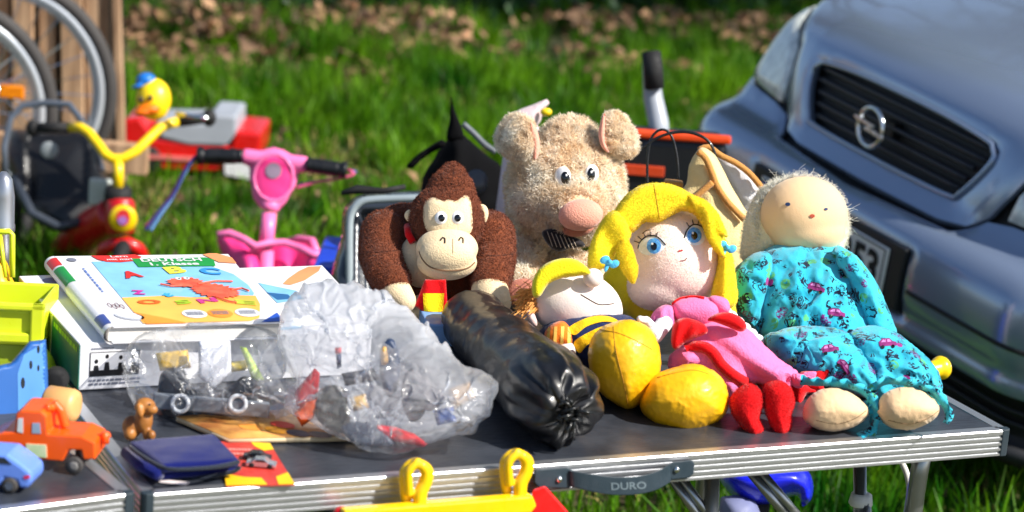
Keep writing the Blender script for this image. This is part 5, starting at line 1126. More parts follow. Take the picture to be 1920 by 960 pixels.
# the pictogram with four figures on the front
ftm = lambda x, y, o=.0008: GF(x, -o, y)
art(ftm, [(.014, .018), (.078, .018), (.078, .050), (.014, .050)], WHC, gb, 'pictogram', False, .0006)
art(ftm, [(.014, .018), (.078, .018), (.078, .026), (.014, .026)], DKC, gb, 'pictogram_base', False, .0009)
for a in ([(.014, .0495), (.078, .0495), (.078, .0505), (.014, .0505)], [(.0775, .018), (.0785, .018), (.0785, .0505), (.0775, .0505)], [(.0135, .018), (.0145, .018), (.0145, .0505), (.0135, .0505)]): art(ftm, a, DKC, gb, 'pictogram_frame', False, .001)
for x, h in ((.022, .014), (.036, .020), (.054, .018), (.071, .018)):
    art(ftm, oval(x, .026+h-.002, .0025, .003, 0, 10), DKC, gb, 'figure_head', True, .001, step=.001); art(ftm, [(x-.004, .024), (x-.0025, .024+h*.62), (x+.0025, .024+h*.62), (x+.004+.006*(x > .05), .024)], DKC, gb, 'figure_body', False, .0011)
dashes(lambda x, y: ftm(.030+x, .055+y), .03, .004, 1, 'front_print', GRC, gb, 3); dashes(lambda x, y: ftm(.047+x, .010+y), .068, .010, 2, 'front_print', GRC, gb, 4)

# open lying hardback
zb = .70+zt; bt = .024
c0, c1 = T(222, 612, zb+bt), T(111, 480, zb+bt); c2, c3 = T(428, 476, zb+bt), T(533, 604, zb+bt)
bk = thing('picture_book', 'white school book with DEUTSCH on a green band, lying on the game box', 'book', c0)
for c in (c0, c1, c2, c3): c.z = 0
def bm2(u, v, z): return (c0*(1-u)*(1-v)+c3*u*(1-v)+c1*(1-u)*v+c2*u*v)+Vector((0, 0, z))
print('book', (c3-c0).length, (c1-c0).length)
def slab(u0, u1, v0, v1, z0, z1):
    m = MB(); m.add([bm2(u, v, z) for z in (z0, z1) for (u, v) in ((u0, v0), (u1, v0), (u1, v1), (u0, v1))], [(3, 2, 1, 0), (4, 5, 6, 7), (0, 1, 5, 4), (1, 2, 6, 5), (2, 3, 7, 6), (3, 0, 4, 7)]); return m
slab(-.05, .985, .015, .985, zb+.0035, zb+bt-.0025).build('pages', mat('paper_edge', (232, 228, 220), .8, var=.06, vs=400), bk)
cv = slab(-.03, 1, 0, 1, zb+bt-.0025, zb+bt).build('cover', WHC, bk, bevel=.0008); slab(-.03, 1, 0, 1, zb+.0005, zb+.003).build('cover', WHC, bk, bevel=.0008)
sp = MB(); sv = []; sf = []; ns_ = 12
for j, v in enumerate(np.linspace(0, 1, 14)):
    for k in range(ns_+1):
        q = math.pi*(k/ns_)+math.pi/2; sv.append(bm2(-.03+.055*math.cos(q)*1.0, v, zb+bt/2+bt/2*math.sin(q)))
for j in range(13):
    for k in range(ns_): sf.append((j*(ns_+1)+k, j*(ns_+1)+k+1, (j+1)*(ns_+1)+k+1, (j+1)*(ns_+1)+k))
sp.add(sv, sf); sp.build('spine', WHC, bk, True)
spm = lambda u, v, o=0: bm2(-.03-.0555*math.cos(rad(u)), v, zb+bt/2+(bt/2+.0006)*math.sin(rad(u)))
for (v0, v1, m_) in ((.86, .97, RDC), (.62, .84, GNC), (.04, .16, mat('card_navy', (60, 80, 150), .4))):
    mm = MB(); sv = [spm(uu, v) for v in np.linspace(v0, v1, 4) for uu in np.linspace(20, 95, 7)]; mm.add(sv, [(j*7+k, j*7+k+1, j*7+k+8, j*7+k+7) for j in range(3) for k in range(6)]); mm.build('spine_label', m_, bk, True)
bt_ = lambda u, v, o=.0006: bm2(u, v, zb+bt+o)
def bart(pts, m, name, smooth=True, o=.0006): return art(bt_, pts, m, bk, name, smooth, o, step=.02)
bart([(.155, .90), (.60, .915), (.72, .88), (.84, .80), (.93, .68), (.965, .52), (.96, .40), (.93, .34), (.6, .36), (.155, .36)], BLC, 'cover_sky', False, .0006)
bart([(.155, .02), (.80, .02), (.87, .06), (.94, .24), (.955, .36), (.80, .375), (.6, .35), (.4, .385), (.155, .37)], SND, 'cover_sand', False, .0009)
bart([(.17, .01), (.42, .01), (.30, .09), (.155, .17)], ORC, 'cover_flame', False, .0012)
bart([(.20, .93), (.18, .99), (.30, .985), (.44, 1.0), (.47, .96), (.42, .90), (.32, .88), (.24, .89)], RDC, 'cover_flag', False, .0012)
bart([(.40, .80), (.40, .93), (.84, .935), (.88, .90), (.86, .80)], GNC, 'cover_band', False, .0015)
lt = lambda x0, y0, o=.0020: (lambda x, y: bt_(x0+x, y0+y, o))
lettering('Lern', lt(.335, .962), .10, .028, 'cover_lettering', WHC, bk, .02); lettering('mit mir!', lt(.325, .918), .15, .028, 'cover_lettering', WHC, bk, .02)
lettering('DEUTSCH', lt(.625, .90), .36, .050, 'cover_lettering', WHC, bk, .03); lettering('1. Klasse', lt(.625, .838), .29, .045, 'cover_lettering', WHC, bk, .03)
for ch, x, y, w__, c, ro in (('A', .32, .69, .12, (206, 40, 36), 10), ('B', .60, .745, .12, (240, 224, 70), 8), ('C', .80, .72, .12, (50, 140, 206), -12), ('Z', .275, .43, .08, (196, 40, 150), -6), ('t', .43, .385, .06, (60, 170, 214), 20), ('N', .64, .30, .12, (206, 60, 140), 12), ('S', .49, .285, .10, (166, 200, 40), 10), ('O', .29, .295, .14, (232, 100, 20), 0), ('E', .86, .26, .12, (190, 206, 60), -14)):
    lettering(ch, lt(x, y), w__, .10 if y > .5 else .06, 'letter', mat('letter_'+ch.lower(), c, .45), bk, .05, ro)
FZ = mat('monster_red', (232, 74, 50), .5, col2=(240, 110, 80), vs=60)
rz = random.Random(3)
def fuzzy(cx, cy, rx, ry, ro, n=44):
    c, s = math.cos(rad(ro)), math.sin(rad(ro)); o = []
    for k in range(n):
        q = 2*math.pi*k/n; r = 1+(.16 if k % 2 else -.08)+rz.uniform(-.05, .05); a, b = rx*r*math.cos(q), ry*r*math.sin(q); o.append((cx+a*c-b*s, cy+a*s+b*c))
    return o
bart(fuzzy(.735, .43, .13, .095, -18), FZ, 'monster_body', False, .0024); bart(fuzzy(.60, .555, .10, .065, 0, 30), FZ, 'monster_head', False, .0028)
for x, y in ((.57, .60), (.62, .605)): bart(oval(x, y, .018, .020), WHC, 'monster_eye', False, .0034); bart(oval(x+.004, y-.002, .006, .007, 0, 8), DKC, 'monster_pupil', False, .0038)
for p in ([(.66, .52), (.78, .56), (.88, .55)], [(.83, .43), (.90, .45), (.93, .41)], [(.70, .34), (.76, .27), (.80, .25)], [(.56, .50), (.49, .50), (.44, .53)]):
    MB().tube([bt_(a, b, .003) for a, b in p], .0014, 6).build('monster_limb', FZ, bk)
for x, m_ in ((.50, WHC), (.655, ORC), (.82, WHC)): 
    bart(oval(x, .125, .075, .058), m_, 'speech_bubble', False, .0016); dashes(lt(x, .125, .0024), .10, .05, 3, 'cover_print', GRC, bk, int(x*100))
bart([(.84, .985), (.90, .86), (1.0, .84), (1.0, .93), (.93, 1.0), (.88, 1.0)], mat('pencil_tip', (236, 150, 96), .4), 'pencil_picture', False, .0012)
bart([(.86, .0), (1.0, .0), (1.0, .12)], mat('card_corner_blue', (34, 80, 180), .4), 'corner', False, .0012)
bart(oval(.05, .93, .028, .028), GRC, 'logo', False, .0012); bart(oval(.11, .12, .085, .05, -20), mat('card_pale', (200, 204, 214), .4), 'pen_picture', False, .0012); bart(oval(.11, .12, .07, .036, -20), WHC, 'pen_picture', False, .0016)
dashes(lambda x, y: bt_(.075+y, .62-x, .0012), .36, .02, 1, 'cover_print', mat('print_blue', (90, 120, 190), .5), bk)
for i in range(4): MB().tube([bt_(a, b, .001) for a, b in oval(.05+i*.022, .27-(i % 2)*.02, .010, .030, 0, 12)], .0004, 4, True).build('icon', mat('thread_plum', (110, 50, 60), .8), bk)

z2 = zb+.001; k0, k1, k2, k3 = T(500, 600, z2+.012), T(420, 505, z2+.012), T(604, 497, z2+.012), T(690, 590, z2+.012)
b2k = thing('second_book', 'white book with a blue picture, partly hidden under the big plastic bag', 'book', k0)
m = MB(); m.add([p-Vector((0, 0, .012)) for p in (k0, k3, k2, k1)]+[k0, k3, k2, k1], [(3, 2, 1, 0), (4, 5, 6, 7), (0, 1, 5, 4), (1, 2, 6, 5), (2, 3, 7, 6), (3, 0, 4, 7)]); m.build('cover', WHC, b2k, bevel=.001)
def k_(x, y, o=.0006): p = T(x, y, z2+.012+o); return p
def kart(pts, m_, nm, o): me = bpy.data.meshes.new(nm); me.from_pydata([k_(x, y, o) for x, y in pts], [], [tuple(range(len(pts)))]); me.update(); link(nm, me, m_, b2k, False)
kart([(530, 532), (540, 522), (560, 508), (578, 500), (602, 499), (598, 508), (572, 525), (545, 534)], MATS['pencil_tip'], 'pencil_picture', .0007)
kart([(484, 530), (556, 545), (568, 560), (520, 568)], BLC, 'picture', .0007); kart([(500, 548), (540, 552), (548, 560), (520, 562)], mat('card_deep', (40, 96, 150), .4), 'picture_detail', .001)

# ================================================================== transparent bags with toys inside
def film(name, alpha, tint, s=1.0, zk=.3):
    m = bpy.data.materials.new(name); m.use_nodes = True; t = m.node_tree; n = t.nodes; L = t.links; n.clear()
    out = n.new('ShaderNodeOutputMaterial'); tr = n.new('ShaderNodeBsdfTransparent'); tr.inputs[0].default_value = (.97, .98, 1, 1)
    df = n.new('ShaderNodeBsdfDiffuse'); df.inputs[0].default_value = lin(tint); tl_ = n.new('ShaderNodeBsdfTranslucent'); tl_.inputs[0].default_value = lin(tint)
    gl = n.new('ShaderNodeBsdfGlossy'); gl.inputs['Roughness'].default_value = .14; a = n.new('ShaderNodeMixShader'); a.inputs[0].default_value = .6; L.new(df.outputs[0], a.inputs[1]); L.new(tl_.outputs[0], a.inputs[2])
    tc = n.new('ShaderNodeTexCoord'); ns = n.new('ShaderNodeTexNoise'); ns.inputs['Scale'].default_value = 9*s; ns.inputs['Detail'].default_value = 5; L.new(tc.outputs['Object'], ns.inputs[0])
    mr = n.new('ShaderNodeMapRange'); mr.inputs[1].default_value = .38; mr.inputs[2].default_value = .62; mr.inputs[3].default_value = max(0, alpha-.2); mr.inputs[4].default_value = min(1, alpha+.2); L.new(ns.outputs[0], mr.inputs[0])
    b_ = n.new('ShaderNodeMixShader'); sx = n.new('ShaderNodeSeparateXYZ'); L.new(tc.outputs['Object'], sx.inputs[0]); mz_ = n.new('ShaderNodeMapRange'); mz_.inputs[1].default_value = .72; mz_.inputs[2].default_value = .86; mz_.inputs[3].default_value = -.30; mz_.inputs[4].default_value = zk; L.new(sx.outputs[2], mz_.inputs[0]); ad_ = n.new('ShaderNodeMath'); ad_.operation = 'ADD'; ad_.use_clamp = True; L.new(mr.outputs[0], ad_.inputs[0]); L.new(mz_.outputs[0], ad_.inputs[1]); L.new(ad_.outputs[0], b_.inputs[0]); L.new(tr.outputs[0], b_.inputs[1]); L.new(a.outputs[0], b_.inputs[2])
    fr = n.new('ShaderNodeFresnel'); fr.inputs[0].default_value = 1.5; md = n.new('ShaderNodeMath'); md.operation = 'MULTIPLY_ADD'; md.inputs[1].default_value = .45; md.inputs[2].default_value = .015; L.new(fr.outputs[0], md.inputs[0])
    c = n.new('ShaderNodeMixShader'); L.new(md.outputs[0], c.inputs[0]); L.new(b_.outputs[0], c.inputs[1]); L.new(gl.outputs[0], c.inputs[2])
    n2 = n.new('ShaderNodeTexNoise'); n2.inputs['Scale'].default_value = 70; n2.inputs['Detail'].default_value = 4; n2.inputs['Distortion'].default_value = 1; L.new(tc.outputs['Object'], n2.inputs[0])
    bu = n.new('ShaderNodeBump'); bu.inputs['Strength'].default_value = .6; bu.inputs['Distance'].default_value = .003; L.new(n2.outputs[0], bu.inputs['Height']); L.new(bu.outputs[0], gl.inputs['Normal']); L.new(bu.outputs[0], df.inputs['Normal'])
    L.new(c.outputs[0], out.inputs[0]); return m
def crumple(seed, amp, fs_, dirx=1.0, diry=1.0):
    def f(x, y):
        a = x*fs_*dirx; b = y*fs_*diry; w1 = nz(a, b, seed, 1)*1.2; r1 = 1-abs(nz(a*1.0+w1, b+w1, seed+3, 1))*2.6; r2 = 1-abs(nz(a*2.3-w1, b*2.3, seed+7, 1))*2.6; r3 = 1-abs(nz(a*5.1, b*5.1+w1, seed+11, 1))*2.6
        return amp*(r1*.6+r2*.35+r3*.16)
    return f
L0 = TD(720, 850)+.075; cA = creases(5, (520, 520, 930, 840), 210, .017, 5, 17, 50, 230, (560, 560)); cB = crumple(1, .010, .010); cC = creases(8, (230, 600, 570, 800), 150, .014, 4, 14, 40, 170, (400, 560)); cD = crumple(21, .010, .014)
big = inflate([(522, 650), (522, 615), (526, 590), (540, 560), (556, 548), (566, 530), (590, 524), (612, 514), (640, 524), (664, 520), (700, 538), (724, 538), (742, 560), (768, 574), (790, 596), (806, 598), (812, 624), (822, 634), (842, 644), (852, 668), (876, 684), (900, 690), (922, 704), (936, 722), (928, 750), (924, 774), (900, 794), (885, 814), (850, 820), (800, 836), (762, 850), (700, 842), (640, 822), (588, 792), (545, 782), (532, 745), (556, 720), (540, 690)],
              L0, .075, 6.5, ty=-.00055, fold=lambda x, y: .4*(cA(x, y)+cC(x, y))+.4*cB(x, y), back=.5)
bgo = big.build('plastic_bag', film('bag_film', .44, (246, 249, 255), 1.0, .20), None, True); crumple_film(bgo, shrink=-.075, bend=2.4, tens=10, seed=1)
props(bgo, 'large milky plastic bag of small toys with a red piece at its bottom front', 'bag')
S0 = TD(400, 805)+.06
sb_ = inflate([(228, 690), (245, 640), (290, 614), (350, 604), (420, 602), (480, 608), (520, 630), (548, 690), (572, 720), (560, 762), (520, 782), (468, 797), (400, 800), (330, 806), (288, 800), (252, 765)],
              S0, .055, 6, ty=-.0004, fold=lambda x, y: .4*(cA(x, y)+cC(x, y))+.4*cD(x, y), back=.5)
props(crumple_film(sb_.build('plastic_bag', film('bag_film_clear', .26, (244, 247, 253), 1.4, .05), None, True), seed=2), 'smaller clear plastic bag of yellow and dark building toys in front of the game box', 'bag')
MB_ = lambda: MB()
ins = 0
def inner(name, label, pts, d, th, c, sharp=True, extra=None):
    o = inflate(pts, d, th, 5, sharp=sharp, R=5).build(name, plastic('in_%d_%d_%d' % c, c, .4), None, True); props(o, label, 'toy'); return o
Sd = S0+.0; Ld = L0-.02
inner('toy_block', 'yellow block seen through the small bag, at its upper left', [(292, 662), (352, 655), (358, 690), (300, 696)], Sd, .014, (246, 196, 20))
o_ = inner('toy_digger', 'dark grey toy vehicle lying across the bottom of the small bag', [(300, 705), (340, 690), (372, 735), (430, 722), (460, 705), (500, 728), (500, 770), (420, 790), (310, 785)], Sd-.012, .02, (40, 44, 52), False)
inner('toy_block', 'pale yellow block in the small bag, right of its middle', [(428, 678), (462, 675), (464, 694), (432, 698)], Sd, .01, (246, 214, 60))
inner('paper_slip', 'white slip of paper in the middle of the small bag', [(372, 640), (432, 636), (434, 700), (400, 730), (372, 706)], Sd-.03, .003, (236, 238, 244))
inner('toy_stick', 'lime green flat stick in the small bag', [(450, 650), (462, 652), (496, 712), (474, 716)], Sd-.01, .006, (176, 206, 60))
inner('toy_rail', 'brown toy part at the lower left of the small bag', [(290, 770), (340, 758), (350, 790), (296, 795)], Sd-.01, .01, (120, 66, 50))
for nm_, lb_, pts_, dd_2, th_2, c_2 in (
    ('toy_figure', 'second dark toy figure in the large bag, lower right of the first', [(760, 700), (782, 690), (800, 720), (796, 775), (770, 790), (752, 750)], -.03, .014, (36, 40, 56)),
    ('toy_plate', 'tan flat toy part in the right end of the large bag', [(840, 730), (880, 715), (892, 745), (850, 770)], -.01, .008, (190, 150, 96)),
    ('toy_bar', 'dark grey toy bar across the middle of the large bag', [(640, 700), (700, 690), (712, 712), (648, 724)], -.02, .010, (48, 50, 58)),
    ('toy_block', 'blue toy block in the lower right of the large bag', [(812, 770), (850, 762), (856, 790), (820, 798)], -.035, .010, (40, 84, 160)),
    ('toy_block', 'yellow toy block low in the middle of the large bag', [(655, 745), (685, 738), (692, 765), (662, 772)], -.035, .010, (230, 176, 40))):
    inner(nm_, lb_, pts_, Ld+dd_2, th_2, c_2, nm_ != 'toy_figure')
wv_ = thing('toy_axle', 'grey bar with pale toy wheels in the small bag', 'toy', W(400, 765, Sd-.04))
MB().box(Fr(W(400, 760, Sd-.045), RH, FH), -.075, .070, -.004, .004, -.010, .010).build('bar', plastic('bar_grey', (120, 126, 134), .3), wv_, bevel=.002)
for x in (338, 446): MB().tube([W(x+15*math.cos(q), 757+15*math.sin(q), Sd-.052) for q in [2*math.pi*k/24 for k in range(24)]], .0028, 8, True).build('wheel_ring', plastic('ring_white', (214, 218, 222), .3), wv_, True)
inner('toy_brick', 'red toy piece in the left part of the large bag', [(552, 735), (590, 690), (600, 700), (596, 740), (570, 765), (556, 760)], Ld-.02, .012, (206, 40, 40))
inner('toy_brick', 'orange toy piece low in the left part of the large bag', [(552, 775), (580, 745), (600, 742), (588, 785), (566, 800)], Ld-.03, .012, (240, 96, 30))
inner('toy_scoop', 'bright red toy scoop at the bottom front of the large bag', [(696, 808), (708, 796), (740, 800), (775, 812), (802, 832), (794, 838), (750, 830), (705, 822)], TD(750, 845)+.0, .016, (236, 22, 40))
inner('toy_pen', 'dark blue toy stick with a red cap in the large bag', [(630, 665), (640, 662), (640, 688), (632, 692)], Ld-.03, .006, (40, 56, 96)); inner('pen_cap', 'red cap of the dark stick in the large bag', [(628, 652), (640, 651), (640, 662), (629, 664)], Ld-.031, .006, (224, 44, 60))
inner('toy_figure', 'dark blue toy figure in the middle of the large bag', [(715, 645), (735, 635), (748, 660), (748, 720), (728, 745), (712, 700)], Ld-.02, .012, (44, 60, 90), False)
inner('toy_part', 'tan toy part beside the dark figure in the large bag', [(714, 655), (724, 650), (728, 680), (716, 684)], Ld-.036, .006, (200, 156, 90), False)
inner('toy_car_part', 'black toy part in the right half of the large bag', [(790, 740), (826, 728), (834, 752), (810, 770), (792, 764)], Ld-.05, .01, (52, 48, 62), False)
inner('toy_tractor', 'dark green and brown toy lying low in the large bag', [(600, 730), (640, 725), (655, 770), (650, 812), (610, 800), (590, 775)], Ld-.03, .014, (74, 72, 60), False)
inner('toy_hub', 'grey toy part at the bottom of the large bag', [(640, 800), (690, 790), (740, 830), (700, 838), (660, 828)], Ld-.05, .012, (90, 98, 112), False)

# ================================================================== small things at the front left
wl = thing('wallet', 'dark blue fabric wallet folded shut, with a grey trimmed flap', 'wallet', T(340, 880, .7))
NB = fabric('nylon_blue', (8, 20, 92), bump=.6, bs=1200); GT = fabric('trim_grey', (40, 46, 58))
w0 = [T(x, y, .70) for x, y in ((236, 855), (300, 905), (448, 890), (400, 828))]
def quad_slab(P, z0, z1, m, name, parent, bev, n=14, bulge=0.0):
    mb = MB(); vs = []; fs = []
    for zz, sgn in ((z0, -1), (z1, 1)):
        for i in range(n+1):
            for j in range(n+1):
                u, v = i/n, j/n; p = P[0]*(1-u)*(1-v)+P[1]*(1-u)*v+P[2]*u*v+P[3]*u*(1-v); e = min(u, 1-u, v, 1-v)*n
                vs.append(Vector((p.x, p.y, zz+(bulge*math.sin(u*math.pi)*math.sin(v*math.pi)+.0012*nz(u*5, v*5, 2) if sgn > 0 else 0)*min(1, e))))
    k = (n+1)**2; I = lambda i, j, s: s*k+i*(n+1)+j
    for s in (0, 1):
        for i in range(n):
            for j in range(n): fs.append((I(i, j, s), I(i+1, j, s), I(i+1, j+1, s), I(i, j+1, s)))
    for i in range(n): fs += [(I(i, 0, 0), I(i+1, 0, 0), I(i+1, 0, 1), I(i, 0, 1)), (I(i, n, 0), I(i+1, n, 0), I(i+1, n, 1), I(i, n, 1)), (I(0, i, 0), I(0, i+1, 0), I(0, i+1, 1), I(0, i, 1)), (I(n, i, 0), I(n, i+1, 0), I(n, i+1, 1), I(n, i, 1))]
    mb.add(vs, fs); return mb.build(name, m, parent, True, bevel=bev)
quad_slab(w0, .701, .712, NB, 'back_panel', wl, .004); w1 = [T(x, y, .722) for x, y in ((240, 832), (304, 878), (450, 868), (402, 818))]
quad_slab([p for p in w1], .715, .726, NB, 'flap', wl, .004, bulge=.004)
ed = [T(x, y, .727) for x, y in cr([(244, 838), (262, 852), (300, 874), (330, 880), (400, 876), (448, 866)], 5, False)]; MB().tube(ed, .0026, 8).build('trim', GT, wl, True)
ed = [W(x, y, TD(340, 895)) for x, y in cr([(300, 882), (296, 890), (302, 898), (330, 899), (380, 896), (440, 884), (449, 874)], 5, False)]; MB().tube(ed, .0024, 8).build('trim', GT, wl, True)
MB().tube([T(236, 848, .715), T(262, 872, .714), T(300, 892, .712)], .007, 10).build('fold', NB, wl, True)
cdp = [T(x, y, .7012) for x, y in ((412, 828), (506, 832), (553, 909), (424, 912))]
cdt = thing('blister_card', 'red and yellow toy card with a small silver car on it, beside the wallet', 'card', cdp[0])
CO_ = lambda u, v, o=0: (cdp[0]*(1-u)*(1-v)+cdp[1]*u*(1-v)+cdp[2]*u*v+cdp[3]*(1-u)*v)+Vector((0, 0, o))
def cq(pts, m_, nm, o): me = bpy.data.meshes.new(nm); me.from_pydata([CO_(u, v, o) for u, v in pts], [], [tuple(range(len(pts)))]); me.update(); return link(nm, me, m_, cdt, False)
m = MB(); m.add([CO_(u, v, z) for z in (-.0008, .0006) for u, v in ((0, 0), (1, 0), (1, 1), (0, 1))], [(0, 1, 2, 3), (7, 6, 5, 4), (0, 4, 5, 1), (1, 5, 6, 2), (2, 6, 7, 3), (3, 7, 4, 0)]); m.build('card', mat('card_brick', (186, 44, 40), .45, col2=(206, 70, 56), vs=50), cdt)
YC = mat('card_yellow', (240, 190, 20), .45)
cq([(.62, .0), (1, 0), (1, .16), (.80, .20), (.66, .10)], YC, 'yellow_print', .001); cq([(0, .74), (.3, .82), (.55, .84), (.60, 1), (0, 1)], YC, 'yellow_print', .001); cq([(.78, .82), (1, .72), (1, 1), (.76, 1)], YC, 'yellow_print', .001)
dashes(lambda x, y: CO_(.36+x, .24-y, .0012), .5, .2, 2, 'print', mat('print_rose', (226, 130, 120), .5), cdt)
def mini(fr, L, m_, parent, nm='car_body'):
    k = L; pf = [(-.5*k, .03*k), (-.5*k, .16*k), (-.34*k, .20*k), (-.2*k, .30*k), (.12*k, .31*k), (.28*k, .20*k), (.5*k, .15*k), (.5*k, .03*k)]
    b_ = MB().prism(fr, pf, -.2*k, .2*k).build(nm, m_, parent, bevel=.03*k); MB().prism(fr, [(-.22*k, .205*k), (-.15*k, .285*k), (.1*k, .29*k), (.2*k, .21*k)], -.203*k, .203*k).build('window', GL, b_)
    for x in (-.3*k, .3*k):
        for y in (-.21*k, .15*k): MB().lathe(fr(x, y, .08*k), fr.y, [(0, .05*k), (.01*k, .09*k), (.06*k, .09*k), (.07*k, .05*k)], 18).build('wheel', BLKM, b_, True)
    return b_
fr = Fr(CO_(.62, .58, .001), RH-FH*.0, FH); mini(fr, .036, mat('mini_silver', (200, 204, 208), .2, metal=.8), cdt)
mini(Fr(CO_(.60, .42, .001), RH, FH), .034, plastic('mini_black', (30, 32, 36), .25, coat=.5), cdt)
tg = props(MB().prism(Fr(T(322, 905, .7013), RH, None), [(-.014, -.003), (.016, -.004), (.020, .004), (-.012, .006)], 0, .001, 'z').build('paper_tag', mat('tag_white', (226, 214, 214), .6), None), 'tiny pale paper tag lying just in front of the wallet', 'tag')
nbk = thing('booklet', 'thin booklet with an orange and dark picture lying under the two plastic bags', 'booklet', T(450, 815, .7))
np_ = [T(x, y, .701) for x, y in ((330, 790), (430, 832), (700, 826), (560, 775))]; quad_slab(np_, .7008, .7068, mat('paper_cream', (222, 200, 160), .7), 'pages', nbk, 0, 3)
np2 = [p for p in np_]; quad_slab(np2, .7070, .7078, mat('booklet_cover', (236, 176, 92), .4, col2=(160, 90, 40), vs=24), 'cover', nbk, 0, 3)
for i, (x, y, c) in enumerate(((470, 800, (230, 150, 60)), (520, 806, (240, 160, 30)), (560, 812, (40, 20, 40)), (600, 815, (60, 30, 24)), (530, 796, (220, 60, 30)))):
    me = bpy.data.meshes.new('p'); me.from_pydata([T(a, b_, .7084+.0002*i) for a, b_ in oval(x, y, 24, 6, 8)], [], [tuple(range(14))]); me.update(); link('cover_picture', me, mat('bk_pic%d' % i, c, .5), nbk, False)
dg = thing('dog_figure', 'small carved brown wooden dog figure standing beside the small plastic bag', 'figurine', T(262, 826, .7))
WD = mat('carved_wood', (176, 116, 52), .45, col2=(120, 70, 30), vs=30, bump=.6, bs=120); dd_ = TD(262, 828)
b = MB(); b.E(248, 800, dd_+.006, 19, 22, 18); b.E(270, 785, dd_, 17, 28, 15); b.E(272, 762, dd_-.004, 20, 17, 15); b.E(284, 768, dd_-.010, 12, 10, 9); b.E(262, 770, dd_-.014, 7, 15, 5, 12); b.E(276, 812, dd_-.002, 9, 15, 9); b.E(244, 814, dd_, 12, 12, 14); b.E(284, 816, dd_-.008, 8, 10, 8)
dgo = b.blend('body', WD, dg, .0014, 2); tdg = bvh(dgo); MB().ell(hit(tdg, 280, 759, .0002)[0], Rv*.0016, Uv*.0014, -Fv*.001).build('eye', BEAD, dg, True)
# wooden peg and blue pounding bench
pgd = TD(105, 785); pg = MB(); pc = W(86, 754, pgd); pg.lathe(pc, RH*.98-FH*.2, [(0, .018), (.004, .0215), (.034, .0215), (.040, .019), (.042, .012)], 36)
pgo = pg.build('wooden_peg', mat('beech', (214, 156, 92), .45, col2=(228, 178, 116), vs=10), None, True); props(pgo, 'thick round wooden peg lying on its side beside the blue wooden block', 'peg')
bnd = 2.98; bn = thing('pounding_bench', 'blue wooden pounding bench block with round holes at the left edge', 'toy', T(40, 800, .7))
P0 = [(-70, 700), (28, 665), (88, 636), (92, 650), (90, 782), (40, 775), (10, 800), (-70, 830)]
bb_ = inflate([(-70, 700), (20, 680), (55, 640), (86, 636), (90, 700), (91, 790), (60, 798), (30, 812), (-70, 840)], bnd, .022, 5, sharp=True, R=6, tx=.0003).build('block', mat('blue_paint', (40, 96, 170), .4, var=.08), bn, True); tbb = bvh(bb_)
for x, y, r in ((72, 655, 5), (58, 684, 5.5), (43, 718, 7), (72, 690, 4)): decal(tbb, oval(x, y, r*.55, r*1.5), .0008, 2).build('hole', BEAD, bn)
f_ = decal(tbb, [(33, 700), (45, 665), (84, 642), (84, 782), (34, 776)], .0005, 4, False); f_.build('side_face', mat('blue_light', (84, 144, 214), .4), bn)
# lime tipper
tpt = thing('toy_tipper', 'lime yellow plastic toy tipper behind the blue wooden block', 'toy truck', T(50, 730, .7))
LM = plastic('lime_plastic', (214, 226, 40), .35, coat=.2); LD = 3.14; f = Fr(W(-10, 640, LD), RH+FH*.15, FH); u = LD/FPX
bt3 = MB(); bt3.box(f, -70*u, 88*u, 0, .10, -6*u, 4*u); bt3.box(f, -70*u, 88*u, .094, .10, 0, 78*u); bt3.box(f, 80*u, 88*u, 0, .1, 0, 78*u); bt3.box(f, -70*u, 88*u, -.006, .0, 0, 20*u); bt3.box(f, -70*u, 92*u, -.008, .002, 64*u, 78*u); bt3.box(f, 66*u, 92*u, -.008, .0, 0, 78*u); bt3.box(f, -70*u, 90*u, .0, .006, 4*u, 62*u)
bt3.build('tipper_body', LM, tpt, bevel=.003)
inflate([(60, 650), (84, 652), (100, 672), (108, 700), (106, 722), (60, 724)], LD-.0, .03, 5).build('mudguard', LM, tpt, True)
for x, y in ((100, 724), (-30, 724)): 
    p = T(x, y+16, .7); p.z = .716; MB().lathe(p, FH, [(0, .010), (.002, .016), (.02, .016), (.022, .010)]).build('wheel', BLKM, tpt, True)
MB().box(f, -60*u, 80*u, .01, .09, -80*u, -6*u).build('chassis', plastic('lime_dark', (150, 170, 30), .4), tpt, bevel=.004)
# yellow crane part behind
cr2 = thing('toy_excavator', 'yellow toy excavator with a lime frame, cut off by the left edge of the picture', 'toy', T(10, 690, .7)); CD = 3.3
inflate([(-50, 480), (-10, 478), (12, 490), (22, 520), (36, 545), (36, 562), (-50, 566)], CD, .03, 5).build('bucket', plastic('toy_orange_yellow', (255, 190, 10), .35), cr2, True)
fm = MB(); fm.tube([W(-30, 436, CD-.02), W(18, 434, CD-.02), W(23, 440, CD-.02), W(23, 520, CD-.02)], .0042, 8); fm.tube([W(0, 440, CD-.02), W(10, 520, CD-.02)], .003, 8); fm.build('frame', LM, cr2, True)
MB().box(Fr(W(-20, 560, CD), RH, FH), -.05, .035, -.02, .04, -.09, .0).build('base', plastic('toy_orange_yellow', (255, 190, 10), .35), cr2, bevel=.004)
